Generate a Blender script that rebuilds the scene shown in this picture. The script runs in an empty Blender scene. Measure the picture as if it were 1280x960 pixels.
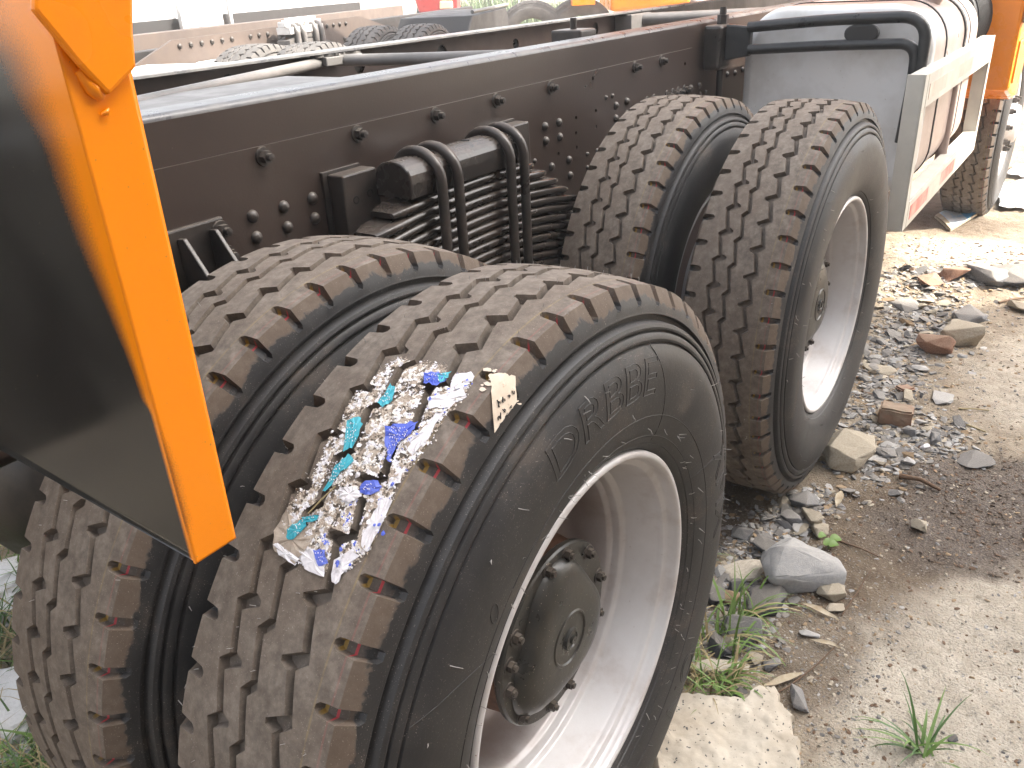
import bpy, bmesh, math, random
import numpy as np
from mathutils import Vector, Matrix, Quaternion
from mathutils.geometry import delaunay_2d_cdt

random.seed(7)
RNG = np.random.default_rng(7)
R = math.radians
SC = bpy.context.scene
COL = SC.collection

# ------------------------------------------------------------------ camera
CAM_LOC = Vector((-0.82098, -0.58993, 0.90640))
FW = Vector((0.72870221, 0.52604571, -0.43848489))
RT = Vector((0.56448531, -0.823907, -0.05033482))
UP = Vector((0.38774919, 0.21083919, 0.89732792))
FOC = 1037.48
cd = bpy.data.cameras.new('camera')
cam = bpy.data.objects.new('camera', cd)
COL.objects.link(cam)
m = Matrix((RT, UP, -FW)).transposed().to_4x4()
m.translation = CAM_LOC
cam.matrix_world = m
cd.sensor_width = 36.0
cd.lens = 36.0 * FOC / 1280.0
cd.clip_start = 0.02
cd.clip_end = 2000
SC.camera = cam

# ------------------------------------------------------------------ sky, sun, exposure
SUN_DIR = Vector((0.50, -0.866, 1.0)).normalized()      # towards the sun
el = math.asin(SUN_DIR.z)
w = bpy.data.worlds.new('World')
SC.world = w
w.use_nodes = True
nt = w.node_tree
bg = nt.nodes['Background']
sky = nt.nodes.new('ShaderNodeTexSky')
sky.sky_type = 'NISHITA'
sky.sun_disc = False
sky.sun_elevation = el
sky.sun_rotation = math.atan2(SUN_DIR.x, SUN_DIR.y)
sky.air_density = 1.0
sky.dust_density = 6.0
sky.ozone_density = 0.3
hs = nt.nodes.new('ShaderNodeHueSaturation')            # thin white overcast: a paler blue
hs.inputs['Saturation'].default_value = 0.35
nt.links.new(sky.outputs[0], hs.inputs['Color'])
nt.links.new(hs.outputs[0], bg.inputs[0])
bg.inputs[1].default_value = 0.15
sl = bpy.data.lights.new('sun', 'SUN')
sl.energy = 3.2
sl.angle = R(0.6)
sl.color = (1.0, 0.93, 0.82)
so = bpy.data.objects.new('sun', sl)
COL.objects.link(so)
so.rotation_euler = (-SUN_DIR).to_track_quat('-Z', 'Y').to_euler()
SC.view_settings.view_transform = 'Standard'
SC.view_settings.look = 'None'
SC.view_settings.gamma = 1.0
SC.view_settings.use_curve_mapping = False
SC.view_settings.exposure = 2.15
SC.cycles.max_bounces = 6
SC.cycles.diffuse_bounces = 3
SC.cycles.glossy_bounces = 3
SC.cycles.transmission_bounces = 2
SC.cycles.caustics_reflective = False
SC.cycles.caustics_refractive = False

# ------------------------------------------------------------------ node materials
MATS = {}


def _noise(nt, scale, detail=4, rough=0.6, co=None, dist=0.0):
    n = nt.nodes.new('ShaderNodeTexNoise')
    n.inputs['Scale'].default_value = scale
    n.inputs['Detail'].default_value = detail
    n.inputs['Roughness'].default_value = rough
    n.inputs['Distortion'].default_value = dist
    if co is not None:
        nt.links.new(co, n.inputs['Vector'])
    return n


def _ramp(nt, src, stops):
    r = nt.nodes.new('ShaderNodeValToRGB')
    e = r.color_ramp.elements
    while len(e) > 1:
        e.remove(e[-1])
    e[0].position = stops[0][0]
    c = stops[0][1]
    e[0].color = (*c, 1) if hasattr(c, '__len__') else (c, c, c, 1)
    for p, c in stops[1:]:
        k = e.new(p)
        k.color = (*c, 1) if hasattr(c, '__len__') else (c, c, c, 1)
    nt.links.new(src, r.inputs[0])
    return r


def _mix(nt, fac, a, b, mode='MIX'):
    n = nt.nodes.new('ShaderNodeMix')
    n.data_type = 'RGBA'
    n.blend_type = mode
    for sock, v in ((n.inputs['Factor'], fac), (n.inputs['A'], a), (n.inputs['B'], b)):
        if hasattr(v, 'is_output'):
            nt.links.new(v, sock)
        elif hasattr(v, '__len__'):
            sock.default_value = (*v[:3], 1)
        else:
            sock.default_value = v
    return n.outputs['Result']


def _math(nt, op, a, b=None, c=None, clamp=False):
    n = nt.nodes.new('ShaderNodeMath')
    n.operation = op
    n.use_clamp = clamp
    for i, v in enumerate((a, b, c)):
        if v is None:
            continue
        if hasattr(v, 'is_output'):
            nt.links.new(v, n.inputs[i])
        else:
            n.inputs[i].default_value = v
    return n.outputs[0]


def new_mat(name):
    mt = bpy.data.materials.new(name)
    mt.use_nodes = True
    nt = mt.node_tree
    b = nt.nodes['Principled BSDF']
    tc = nt.nodes.new('ShaderNodeTexCoord')
    return mt, nt, b, tc.outputs['Object']


def _bump(nt, b, height, strength, dist=0.01):
    n = nt.nodes.new('ShaderNodeBump')
    n.inputs['Strength'].default_value = strength
    n.inputs['Distance'].default_value = dist
    nt.links.new(height, n.inputs['Height'])
    nt.links.new(n.outputs[0], b.inputs['Normal'])


def mat(name, col, rough=0.5, metal=0.0, col2=None, scale=8.0, lo=0.4, hi=0.65,
        bscale=None, bstr=0.2, specks=None, speck_scale=300, speck_t=0.70, spec=0.5, rvar=0.1, dust=None, dust_amt=0.5):
    mt, nt, b, co = new_mat(name)
    c = None
    b.inputs['Metallic'].default_value = metal
    b.inputs['Specular IOR Level'].default_value = spec
    n = _noise(nt, scale, 4, 0.65, co)
    if col2 is not None:
        r = _ramp(nt, n.outputs[0], [(lo, 0.0), (hi, 1.0)])
        c = _mix(nt, r.outputs[0], col, col2)
    else:
        r = _ramp(nt, n.outputs[0], [(0.3, 0.0), (0.7, 1.0)])
        c = _mix(nt, r.outputs[0], [x * 0.9 for x in col], [min(1, x * 1.1) for x in col])
    if specks is not None:
        s = _noise(nt, speck_scale, 2, 0.5, co)
        sr = _ramp(nt, s.outputs[0], [(speck_t, 0.0), (speck_t + 0.04, 1.0)])
        c = _mix(nt, sr.outputs[0], c, specks)
    if dust is not None:                       # dust settled on faces that look up
        g = nt.nodes.new('ShaderNodeNewGeometry')
        sx = nt.nodes.new('ShaderNodeSeparateXYZ')
        nt.links.new(g.outputs['Normal'], sx.inputs[0])
        dn = _noise(nt, 25, 5, 0.7, co)
        f = _math(nt, 'MULTIPLY', _ramp(nt, sx.outputs[2], [(0.35, 0.0), (0.95, 1.0)]).outputs[0],
                  _ramp(nt, dn.outputs[0], [(0.3, 0.35), (0.65, 1.0)]).outputs[0])
        f = _math(nt, 'MULTIPLY', f, dust_amt)
        c = _mix(nt, f, c, dust)
    nt.links.new(c, b.inputs['Base Color'])
    rr = _ramp(nt, n.outputs[0], [(0.3, max(0, rough - rvar)), (0.7, min(1, rough + rvar))])
    nt.links.new(rr.outputs[0], b.inputs['Roughness'])
    if bscale:
        bn = _noise(nt, bscale, 3, 0.6, co)
        _bump(nt, b, bn.outputs[0], bstr, 0.004)
    MATS[name] = mt
    return mt


def tyre_material():
    mt, nt, b, co = new_mat('tyre_rubber')
    sx = nt.nodes.new('ShaderNodeSeparateXYZ')
    nt.links.new(co, sx.inputs[0])
    x, y, z = sx.outputs
    rad = _math(nt, 'SQRT', _math(nt, 'ADD', _math(nt, 'MULTIPLY', x, x), _math(nt, 'MULTIPLY', z, z)))
    n1 = _noise(nt, 9, 5, 0.7, co, 0.4)
    n2 = _noise(nt, 60, 4, 0.7, co)
    n3 = _noise(nt, 620, 2, 0.5, co)
    side = _ramp(nt, n1.outputs[0], [(0.38, (0.020, 0.0195, 0.020)), (0.55, (0.031, 0.029, 0.028)), (0.74, (0.085, 0.068, 0.055))])
    tread = _ramp(nt, n2.outputs[0], [(0.30, (0.088, 0.070, 0.055)), (0.5, (0.145, 0.119, 0.096)), (0.72, (0.235, 0.197, 0.162))])
    tread2 = _mix(nt, _ramp(nt, n1.outputs[0], [(0.35, 0.0), (0.65, 1.0)]).outputs[0], tread.outputs[0],
                  _mix(nt, 0.55, tread.outputs[0], (0.120, 0.088, 0.064)))
    # dust line wanders a little around the shoulder
    edge = _math(nt, 'ADD', rad, _math(nt, 'MULTIPLY', _math(nt, 'SUBTRACT', n1.outputs[0], 0.5), 0.06))
    ftr = _ramp(nt, _math(nt, 'MULTIPLY', _math(nt, 'SUBTRACT', edge, 0.50), 20.0), [(0.48, 0.0), (0.56, 1.0)])
    c = _mix(nt, ftr.outputs[0], side.outputs[0], tread2)
    # groove floors take a darker tone with depth
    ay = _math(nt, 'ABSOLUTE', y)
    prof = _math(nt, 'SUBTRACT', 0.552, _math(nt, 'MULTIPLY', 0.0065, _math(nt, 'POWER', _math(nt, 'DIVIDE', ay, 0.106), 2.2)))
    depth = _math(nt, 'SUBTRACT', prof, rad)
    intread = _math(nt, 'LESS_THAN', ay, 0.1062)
    c = _mix(nt, _math(nt, 'MULTIPLY', _math(nt, 'MULTIPLY', _math(nt, 'SUBTRACT', 1.0, intread), ftr.outputs[0]), 0.65), c, (0.105, 0.072, 0.050))
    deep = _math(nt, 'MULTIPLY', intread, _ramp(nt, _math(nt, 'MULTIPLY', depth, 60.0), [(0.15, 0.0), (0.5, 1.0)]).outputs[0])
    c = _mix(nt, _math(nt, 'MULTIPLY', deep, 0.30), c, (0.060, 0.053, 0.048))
    # thin factory paint lines round the tread
    yl = _math(nt, 'LESS_THAN', _math(nt, 'ABSOLUTE', _math(nt, 'ADD', y, 0.0785)), 0.0011)
    ylf = _math(nt, 'MULTIPLY', yl, _ramp(nt, n2.outputs[0], [(0.35, 0.05), (0.65, 0.55)]).outputs[0])
    c = _mix(nt, ylf, c, (0.26, 0.19, 0.08))
    rl = _math(nt, 'LESS_THAN', _math(nt, 'ABSOLUTE', _math(nt, 'ADD', y, 0.0975)), 0.0012)
    rlf = _math(nt, 'MULTIPLY', rl, _math(nt, 'MAXIMUM', _math(nt, 'MULTIPLY', deep, 0.9), 0.10))
    c = _mix(nt, rlf, c, (0.50, 0.06, 0.07))
    yd = _math(nt, 'LESS_THAN', _math(nt, 'ABSOLUTE', _math(nt, 'ADD', y, 0.0845)), 0.0022)
    c = _mix(nt, _math(nt, 'MULTIPLY', _math(nt, 'MULTIPLY', yd, deep), 0.65), c, (0.40, 0.24, 0.03))
    # pale specks of lint and grit
    sp = _ramp(nt, n3.outputs[0], [(0.665, 0.0), (0.70, 1.0)])
    c = _mix(nt, _math(nt, 'MULTIPLY', _math(nt, 'MULTIPLY', sp.outputs[0], _ramp(nt, n1.outputs[0], [(0.40, 0.15), (0.60, 1.0)]).outputs[0]), 0.7), c, (0.36, 0.32, 0.28))
    nt.links.new(c, b.inputs['Base Color'])
    rr = _mix(nt, ftr.outputs[0], (0.50, 0.50, 0.50), (0.78, 0.78, 0.78))
    rr2 = _mix(nt, _ramp(nt, n1.outputs[0], [(0.4, 0.0), (0.7, 0.5)]).outputs[0], rr, (0.8, 0.8, 0.8))
    nt.links.new(rr2, b.inputs['Roughness'])
    b.inputs['Specular IOR Level'].default_value = 0.5
    _bump(nt, b, n2.outputs[0], 0.18, 0.002)
    MATS['tyre'] = mt
    return mt


def panel_material():
    """dark primer panel with orange overspray creeping in from its edges"""
    mt, nt, b, co = new_mat('panel_primer')
    at = nt.nodes.new('ShaderNodeAttribute')
    at.attribute_name = 'spray'
    n1 = _noise(nt, 700, 2, 0.6, co)
    n2 = _noise(nt, 5, 5, 0.6, co)
    mp = nt.nodes.new('ShaderNodeMapping')
    mp.inputs['Scale'].default_value = (1, 22, 1.6)
    nt.links.new(co, mp.inputs[0])
    n3 = _noise(nt, 3.0, 5, 0.7, mp.outputs[0])
    base = _mix(nt, _ramp(nt, n2.outputs[0], [(0.35, 0.0), (0.7, 1.0)]).outputs[0], (0.022, 0.021, 0.019), (0.046, 0.044, 0.038))
    scr = _math(nt, 'MULTIPLY', _ramp(nt, n3.outputs[0], [(0.60, 0.0), (0.68, 1.0)]).outputs[0], _ramp(nt, at.outputs['Fac'], [(0.0, 0.0), (0.10, 0.7), (0.3, 0.2)]).outputs[0])
    base = _mix(nt, scr, base, (0.010, 0.010, 0.011))
    f = _math(nt, 'ADD', at.outputs['Fac'], _math(nt, 'MULTIPLY', _math(nt, 'SUBTRACT', n1.outputs[0], 0.5), 0.5))
    fr = _ramp(nt, f, [(0.15, 0.0), (0.45, 0.35), (0.80, 1.0)])
    c = _mix(nt, fr.outputs[0], base, (0.95, 0.275, 0.003))
    sp = _ramp(nt, _noise(nt, 330, 2, 0.5, co).outputs[0], [(0.74, 0.0), (0.77, 0.6)])
    c = _mix(nt, sp.outputs[0], c, (0.2, 0.16, 0.1))
    nt.links.new(c, b.inputs['Base Color'])
    rr = _ramp(nt, n2.outputs[0], [(0.3, 0.14), (0.7, 0.24)])
    nt.links.new(rr.outputs[0], b.inputs['Roughness'])
    b.inputs['Specular IOR Level'].default_value = 0.6
    MATS['panel'] = mt
    return mt


def ground_material():
    mt, nt, b, co = new_mat('earth')
    at = nt.nodes.new('ShaderNodeAttribute')
    at.attribute_name = 'soil'          # r: damp, and darker under the truck, g: pale caked mud, b: brown
    sc = nt.nodes.new('ShaderNodeSeparateColor')
    nt.links.new(at.outputs['Color'], sc.inputs[0])
    n1 = _noise(nt, 2.2, 5, 0.62, co, 0.3)
    n2 = _noise(nt, 22, 5, 0.7, co)
    n3 = _noise(nt, 160, 2, 0.7, co)
    n4 = _noise(nt, 600, 2, 0.5, co)
    c = _mix(nt, _ramp(nt, n1.outputs[0], [(0.35, 0.0), (0.65, 1.0)]).outputs[0], (0.250, 0.195, 0.135), (0.390, 0.325, 0.240))
    c = _mix(nt, _ramp(nt, n2.outputs[0], [(0.42, 0.0), (0.72, 0.8)]).outputs[0], c, (0.155, 0.115, 0.076))
    c = _mix(nt, sc.outputs[1], c, _mix(nt, _ramp(nt, n2.outputs[0], [(0.35, 0.0), (0.7, 1.0)]).outputs[0], (0.54, 0.48, 0.39), (0.39, 0.335, 0.26)))
    c = _mix(nt, sc.outputs[2], c, _mix(nt, _ramp(nt, n2.outputs[0], [(0.35, 0.0), (0.7, 1.0)]).outputs[0], (0.105, 0.072, 0.045), (0.18, 0.135, 0.09)))
    damp_dark_f = _math(nt, 'ADD', sc.outputs[0], _math(nt, 'MULTIPLY', _math(nt, 'SUBTRACT', n2.outputs[0], 0.5), 0.6))
    df = _ramp(nt, damp_dark_f, [(0.22, 0.0), (0.95, 1.0)])
    c = _mix(nt, df.outputs[0], c, _mix(nt, _ramp(nt, n3.outputs[0], [(0.35, 0.0), (0.7, 1.0)]).outputs[0], (0.060, 0.043, 0.031), (0.145, 0.106, 0.074)))
    grit = _ramp(nt, n3.outputs[0], [(0.57, 0.0), (0.66, 0.75)])
    c = _mix(nt, _math(nt, 'MULTIPLY', grit.outputs[0], _math(nt, 'SUBTRACT', 1.0, _math(nt, 'MULTIPLY', df.outputs[0], 0.75))), c, _ramp(nt, n4.outputs[0], [(0.35, (0.06, 0.06, 0.06)), (0.6, (0.40, 0.36, 0.30))]).outputs[0])
    nt.links.new(c, b.inputs['Base Color'])
    rr = _mix(nt, df.outputs[0], (0.95, 0.95, 0.95), (0.62, 0.62, 0.62))
    nt.links.new(rr, b.inputs['Roughness'])
    h = _math(nt, 'ADD', _math(nt, 'MULTIPLY', n2.outputs[0], 0.7), _math(nt, 'MULTIPLY', n3.outputs[0], 0.4))
    _bump(nt, b, h, 1.0, 0.018)
    MATS['earth'] = mt
    return mt


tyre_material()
panel_material()
ground_material()
mat('chassis', (0.036, 0.0255, 0.021), 0.30, col2=(0.043, 0.030, 0.0245), scale=3, bscale=180, bstr=0.06, specks=(0.13, 0.10, 0.08), speck_scale=260, speck_t=0.765,
    dust=(0.20, 0.16, 0.125), dust_amt=0.30, spec=0.5, rvar=0.03)
mat('chassis_dark', (0.022, 0.019, 0.017), 0.36, col2=(0.048, 0.038, 0.032), scale=12, bscale=140, bstr=0.08, dust=(0.22, 0.175, 0.14), dust_amt=0.42)
mat('chassis_brown', (0.125, 0.088, 0.075), 0.45, col2=(0.095, 0.068, 0.058), scale=5)
mat('flange_top', (0.10, 0.10, 0.105), 0.32, col2=(0.16, 0.155, 0.15), scale=14, bscale=120, bstr=0.05)  # rail paint lightened on top to stand for sky reflection
mat('spring_steel', (0.022, 0.019, 0.017), 0.26, col2=(0.036, 0.027, 0.022), scale=10, bscale=160, bstr=0.06, dust=(0.20, 0.16, 0.13), dust_amt=0.28)
mat('orange', (0.95, 0.275, 0.003), 0.30, col2=(0.86, 0.235, 0.006), scale=5, bscale=60, bstr=0.06, specks=(0.50, 0.16, 0.02), speck_scale=180, speck_t=0.74)
mat('silver', (0.60, 0.585, 0.58), 0.36, metal=0.15, col2=(0.52, 0.49, 0.47), scale=7, bscale=220, bstr=0.04, specks=(0.22, 0.13, 0.07), speck_scale=120, speck_t=0.76)
def rim_material():
    mt, nt, b, co = new_mat('rim_paint')
    sx = nt.nodes.new('ShaderNodeSeparateXYZ')
    nt.links.new(co, sx.inputs[0])
    n1 = _noise(nt, 8, 5, 0.65, co)
    n2 = _noise(nt, 130, 3, 0.6, co)
    c = _mix(nt, _ramp(nt, n1.outputs[0], [(0.35, 0.0), (0.7, 1.0)]).outputs[0], (0.62, 0.605, 0.60), (0.54, 0.51, 0.50))
    # brown road dust and rust bloom collected in the well behind the ledge
    yy = _math(nt, 'ADD', sx.outputs[1], _math(nt, 'MULTIPLY', _math(nt, 'SUBTRACT', n1.outputs[0], 0.5), 0.07))
    f = _ramp(nt, _math(nt, 'MULTIPLY', _math(nt, 'ADD', yy, 0.06), 6.0), [(0.15, 0.0), (0.95, 0.85)])
    c = _mix(nt, _math(nt, 'MULTIPLY', f.outputs[0], _math(nt, 'LESS_THAN', sx.outputs[1], 0.112)), c, (0.20, 0.125, 0.10))
    c = _mix(nt, _ramp(nt, n1.outputs[0], [(0.52, 0.0), (0.75, 0.45)]).outputs[0], c, (0.34, 0.27, 0.22))
    sp = _ramp(nt, n2.outputs[0], [(0.72, 0.0), (0.76, 1.0)])
    c = _mix(nt, _math(nt, 'MULTIPLY', sp.outputs[0], 0.8), c, (0.20, 0.10, 0.05))
    nt.links.new(c, b.inputs['Base Color'])
    b.inputs['Roughness'].default_value = 0.38
    b.inputs['Metallic'].default_value = 0.1
    _bump(nt, b, n2.outputs[0], 0.04, 0.003)
    MATS['silver'] = mt


rim_material()
mat('rim_shade', (0.30, 0.21, 0.18), 0.5, col2=(0.22, 0.16, 0.14), scale=14)
mat('hub', (0.028, 0.027, 0.024), 0.34, col2=(0.050, 0.045, 0.037), scale=14, bscale=110, bstr=0.08, specks=(0.36, 0.31, 0.25), speck_scale=300, speck_t=0.70)
mat('rust', (0.13, 0.055, 0.026), 0.75, col2=(0.065, 0.036, 0.024), scale=30, bscale=120, bstr=0.2)
mat('bolt', (0.030, 0.026, 0.024), 0.42, col2=(0.06, 0.048, 0.04), scale=50, dust=(0.24, 0.2, 0.16), dust_amt=0.5)
mat('tank', (0.74, 0.74, 0.74), 0.40, metal=0.1, col2=(0.60, 0.585, 0.565), scale=5, specks=(0.40, 0.34, 0.28), speck_scale=90, speck_t=0.74, bscale=80, bstr=0.03)
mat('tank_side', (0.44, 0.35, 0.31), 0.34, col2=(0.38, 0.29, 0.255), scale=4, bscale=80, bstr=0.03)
mat('guard_white', (0.56, 0.54, 0.48), 0.42, col2=(0.48, 0.46, 0.41), scale=6, bscale=90, bstr=0.04)
mat('tape_red', (0.60, 0.07, 0.06), 0.4, col2=(0.74, 0.40, 0.33), scale=11, lo=0.40, hi=0.65)
mat('tape_white', (0.58, 0.50, 0.43), 0.4, col2=(0.66, 0.45, 0.38), scale=16, lo=0.5, hi=0.8)
mat('tape_pink', (0.56, 0.42, 0.36), 0.4, col2=(0.66, 0.30, 0.25), scale=14, lo=0.55, hi=0.8)
mat('black_tube', (0.018, 0.019, 0.020), 0.34, col2=(0.032, 0.032, 0.032), scale=10)
mat('black_plastic', (0.016, 0.015, 0.015), 0.5)
mat('hole', (0.004, 0.004, 0.004), 0.9)
mat('paper', (0.70, 0.66, 0.60), 0.85, col2=(0.52, 0.45, 0.38), scale=60, lo=0.45, hi=0.7)
mat('paper_white', (0.74, 0.72, 0.74), 0.8, col2=(0.60, 0.58, 0.60), scale=90)
mat('paper_brown', (0.33, 0.27, 0.215), 0.9, col2=(0.46, 0.39, 0.32), scale=90)
mat('paper_blue', (0.075, 0.12, 0.56), 0.6, col2=(0.14, 0.19, 0.62), scale=50)
mat('paper_cyan', (0.035, 0.36, 0.46), 0.6, col2=(0.10, 0.46, 0.54), scale=50)
mat('note_paper', (0.70, 0.60, 0.48), 0.85, col2=(0.60, 0.49, 0.38), scale=30)
mat('ink', (0.02, 0.018, 0.018), 0.7)
mat('hair', (0.34, 0.32, 0.30), 0.45)
mat('stone_grey', (0.150, 0.152, 0.160), 0.85, col2=(0.235, 0.235, 0.24), scale=18, bscale=60, bstr=0.35, specks=(0.36, 0.36, 0.36), speck_scale=160, speck_t=0.70, dust=(0.36, 0.30, 0.22), dust_amt=0.45)
mat('stone_dark', (0.065, 0.070, 0.080), 0.75, col2=(0.115, 0.12, 0.13), scale=18, bscale=60, bstr=0.35, dust=(0.36, 0.30, 0.22), dust_amt=0.45)
mat('stone_pale', (0.42, 0.37, 0.29), 0.9, col2=(0.33, 0.28, 0.21), scale=16, bscale=50, bstr=0.4, specks=(0.12, 0.11, 0.1), speck_scale=70, speck_t=0.72, dust=(0.36, 0.30, 0.22), dust_amt=0.45)
mat('stone_bluegrey', (0.36, 0.365, 0.375), 0.88, col2=(0.45, 0.445, 0.44), scale=10, bscale=50, bstr=0.35, dust=(0.36, 0.30, 0.22), dust_amt=0.45)
mat('stone_tan', (0.27, 0.185, 0.105), 0.85, col2=(0.36, 0.26, 0.16), scale=18, bscale=60, bstr=0.3)
mat('slab', (0.56, 0.50, 0.41), 0.92, col2=(0.45, 0.385, 0.30), scale=7, bscale=40, bstr=0.5, specks=(0.085, 0.082, 0.08), speck_scale=105, speck_t=0.645)
mat('brick', (0.22, 0.105, 0.066), 0.9, col2=(0.33, 0.20, 0.135), scale=20, bscale=70, bstr=0.4, dust=(0.36, 0.30, 0.22), dust_amt=0.45)
mat('brick_dirty', (0.24, 0.175, 0.12), 0.9, col2=(0.24, 0.13, 0.085), scale=12, bscale=70, bstr=0.4, dust=(0.36, 0.30, 0.22), dust_amt=0.45)
mat('grass_green', (0.115, 0.20, 0.035), 0.55, col2=(0.17, 0.26, 0.07), scale=30)
mat('grass_dark', (0.045, 0.105, 0.022), 0.5, col2=(0.075, 0.14, 0.03), scale=30)
mat('grass_dry', (0.36, 0.29, 0.15), 0.7, col2=(0.28, 0.22, 0.11), scale=30)
mat('grass_far', (0.075, 0.115, 0.028), 0.6, col2=(0.12, 0.15, 0.05), scale=4)
mat('leaf_dry', (0.47, 0.40, 0.29), 0.8, col2=(0.36, 0.28, 0.18), scale=40)
mat('twig', (0.14, 0.085, 0.05), 0.85)
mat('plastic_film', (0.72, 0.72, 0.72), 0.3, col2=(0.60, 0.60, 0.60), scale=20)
mat('pack_blue', (0.10, 0.42, 0.72), 0.4, col2=(0.55, 0.68, 0.76), scale=9, lo=0.5, hi=0.7)
mat('pack_white', (0.70, 0.72, 0.74), 0.4, col2=(0.30, 0.50, 0.70), scale=14, lo=0.5, hi=0.7)
mat('bg_frame', (0.115, 0.090, 0.076), 0.5, col2=(0.088, 0.070, 0.062), scale=3)
mat('bg_steel', (0.17, 0.16, 0.155), 0.45, col2=(0.12, 0.115, 0.11), scale=6)
mat('bg_white', (0.62, 0.61, 0.60), 0.5)
mat('bg_tyre', (0.085, 0.080, 0.077), 0.8, col2=(0.13, 0.122, 0.115), scale=8)
mat('bg_grey', (0.16, 0.16, 0.155), 0.5)
mat('bg_dark', (0.028, 0.026, 0.026), 0.5)
mat('red', (0.36, 0.012, 0.009), 0.35)
mat('lamp_glass', (0.70, 0.60, 0.40), 0.25)
mat('wall_render', (0.30, 0.27, 0.24), 0.9, col2=(0.24, 0.21, 0.19), scale=1.2, bscale=20, bstr=0.2)
mat('pane', (0.05, 0.06, 0.07), 0.1)
mat('damp_clod', (0.075, 0.052, 0.036), 0.9, col2=(0.13, 0.095, 0.066), scale=40)
mat('slate_bed', (0.14, 0.14, 0.145), 0.9, col2=(0.22, 0.2, 0.18), scale=30, bscale=60, bstr=0.4)


# ------------------------------------------------------------------ mesh helpers
class MB:
    def __init__(s):
        s.v, s.f, s.mi, s.sm = [], [], [], []

    def add(s, vs, fs, m=0, smooth=False):
        o = len(s.v)
        s.v += [tuple(p) for p in vs]
        s.f += [tuple(i + o for i in f) for f in fs]
        s.mi += [m] * len(fs)
        s.sm += [smooth] * len(fs)
        return s

    def box(s, c, d, m=0, rot=None):
        hx, hy, hz = d[0] / 2, d[1] / 2, d[2] / 2
        vs = [Vector((x, y, z)) for x in (-hx, hx) for y in (-hy, hy) for z in (-hz, hz)]
        if rot is not None:
            vs = [rot @ p for p in vs]
        vs = [p + Vector(c) for p in vs]
        return s.add(vs, [(0, 1, 3, 2), (4, 6, 7, 5), (0, 4, 5, 1), (2, 3, 7, 6), (0, 2, 6, 4), (1, 5, 7, 3)], m)

    def box2(s, a, b, m=0):
        return s.box([(p + q) / 2 for p, q in zip(a, b)], [abs(q - p) for p, q in zip(a, b)], m)

    def tube(s, path, r, seg=10, m=0, caps=True, smooth=True, closed=False):
        path = [Vector(p) for p in path]
        n = len(path)
        rs = r if hasattr(r, '__len__') else [r] * n
        t0 = (path[1] - path[0]).normalized()
        up = Vector((0, 0, 1)) if abs(t0.z) < 0.9 else Vector((1, 0, 0))
        a = t0.cross(up).normalized()
        vs = []
        for i, p in enumerate(path):
            if closed:
                t = (path[(i + 1) % n] - path[i - 1]).normalized()
            else:
                t = (path[min(i + 1, n - 1)] - path[max(i - 1, 0)]).normalized()
            a = (a - t * a.dot(t)).normalized()
            b = t.cross(a)
            for k in range(seg):
                th = 2 * math.pi * k / seg
                vs.append(p + (a * math.cos(th) + b * math.sin(th)) * rs[i])
        fs = []
        for i in range(n if closed else n - 1):
            j = (i + 1) % n
            for k in range(seg):
                l = (k + 1) % seg
                fs.append((i * seg + k, i * seg + l, j * seg + l, j * seg + k))
        s.add(vs, fs, m, smooth)
        if caps and not closed:
            s.add(vs[:seg], [tuple(range(seg))[::-1]], m)
            s.add(vs[-seg:], [tuple(range(seg))], m)
        return s

    def lathe(s, prof, seg=64, c=(0, 0, 0), m=0, smooth=True, axis='y'):
        """prof: (axial, radius); revolved round the y (or z) axis"""
        vs = []
        for (a, r) in prof:
            for k in range(seg):
                th = 2 * math.pi * k / seg
                if axis == 'y':
                    vs.append((c[0] + r * math.cos(th), c[1] + a, c[2] + r * math.sin(th)))
                else:
                    vs.append((c[0] + r * math.cos(th), c[1] + r * math.sin(th), c[2] + a))
        fs = []
        for i in range(len(prof) - 1):
            for k in range(seg):
                l = (k + 1) % seg
                fs.append((i * seg + k, i * seg + l, (i + 1) * seg + l, (i + 1) * seg + k))
        return s.add(vs, fs, m, smooth)

    def prism(s, poly, h0, h1, fn, m=0):
        """poly of 2-D points extruded between h0 and h1; fn(a, b, h) gives the point"""
        n = len(poly)
        vs = [fn(a, b, h0) for a, b in poly] + [fn(a, b, h1) for a, b in poly]
        fs = [tuple(range(n))[::-1], tuple(range(n, 2 * n))]
        fs += [(i, (i + 1) % n, n + (i + 1) % n, n + i) for i in range(n)]
        return s.add(vs, fs, m)

    def build(s, name, mats, parent=None, bevel=0.0, loc=None, recalc=True):
        me = bpy.data.meshes.new(name)
        me.from_pydata(s.v, [], s.f)
        for mm in (mats if isinstance(mats, (list, tuple)) else [mats]):
            me.materials.append(MATS[mm] if isinstance(mm, str) else mm)
        me.polygons.foreach_set('material_index', s.mi)
        me.polygons.foreach_set('use_smooth', s.sm)
        if recalc:
            bm = bmesh.new()
            bm.from_mesh(me)
            bmesh.ops.recalc_face_normals(bm, faces=bm.faces)
            bm.to_mesh(me)
            bm.free()
        me.update()
        o = link(name, me, parent, loc)
        if bevel:
            md = o.modifiers.new('bevel', 'BEVEL')
            md.width = bevel
            md.segments = 2
            md.limit_method = 'ANGLE'
            md.angle_limit = R(40)
        return o


WORLD = {}


def link(name, me, parent=None, loc=None):
    """loc: world position of the object's origin (None = world origin, for meshes made in world space)"""
    o = bpy.data.objects.new(name, me)
    COL.objects.link(o)
    L = Vector(loc) if loc is not None else Vector((0, 0, 0))
    WORLD[o.name] = L
    o.location = L
    if parent is not None:
        o.parent = parent
        o.matrix_parent_inverse = Matrix.Translation(-WORLD[parent.name])
    return o


def empty(name, loc, parent=None):
    return link(name, None, parent, loc)


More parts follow.
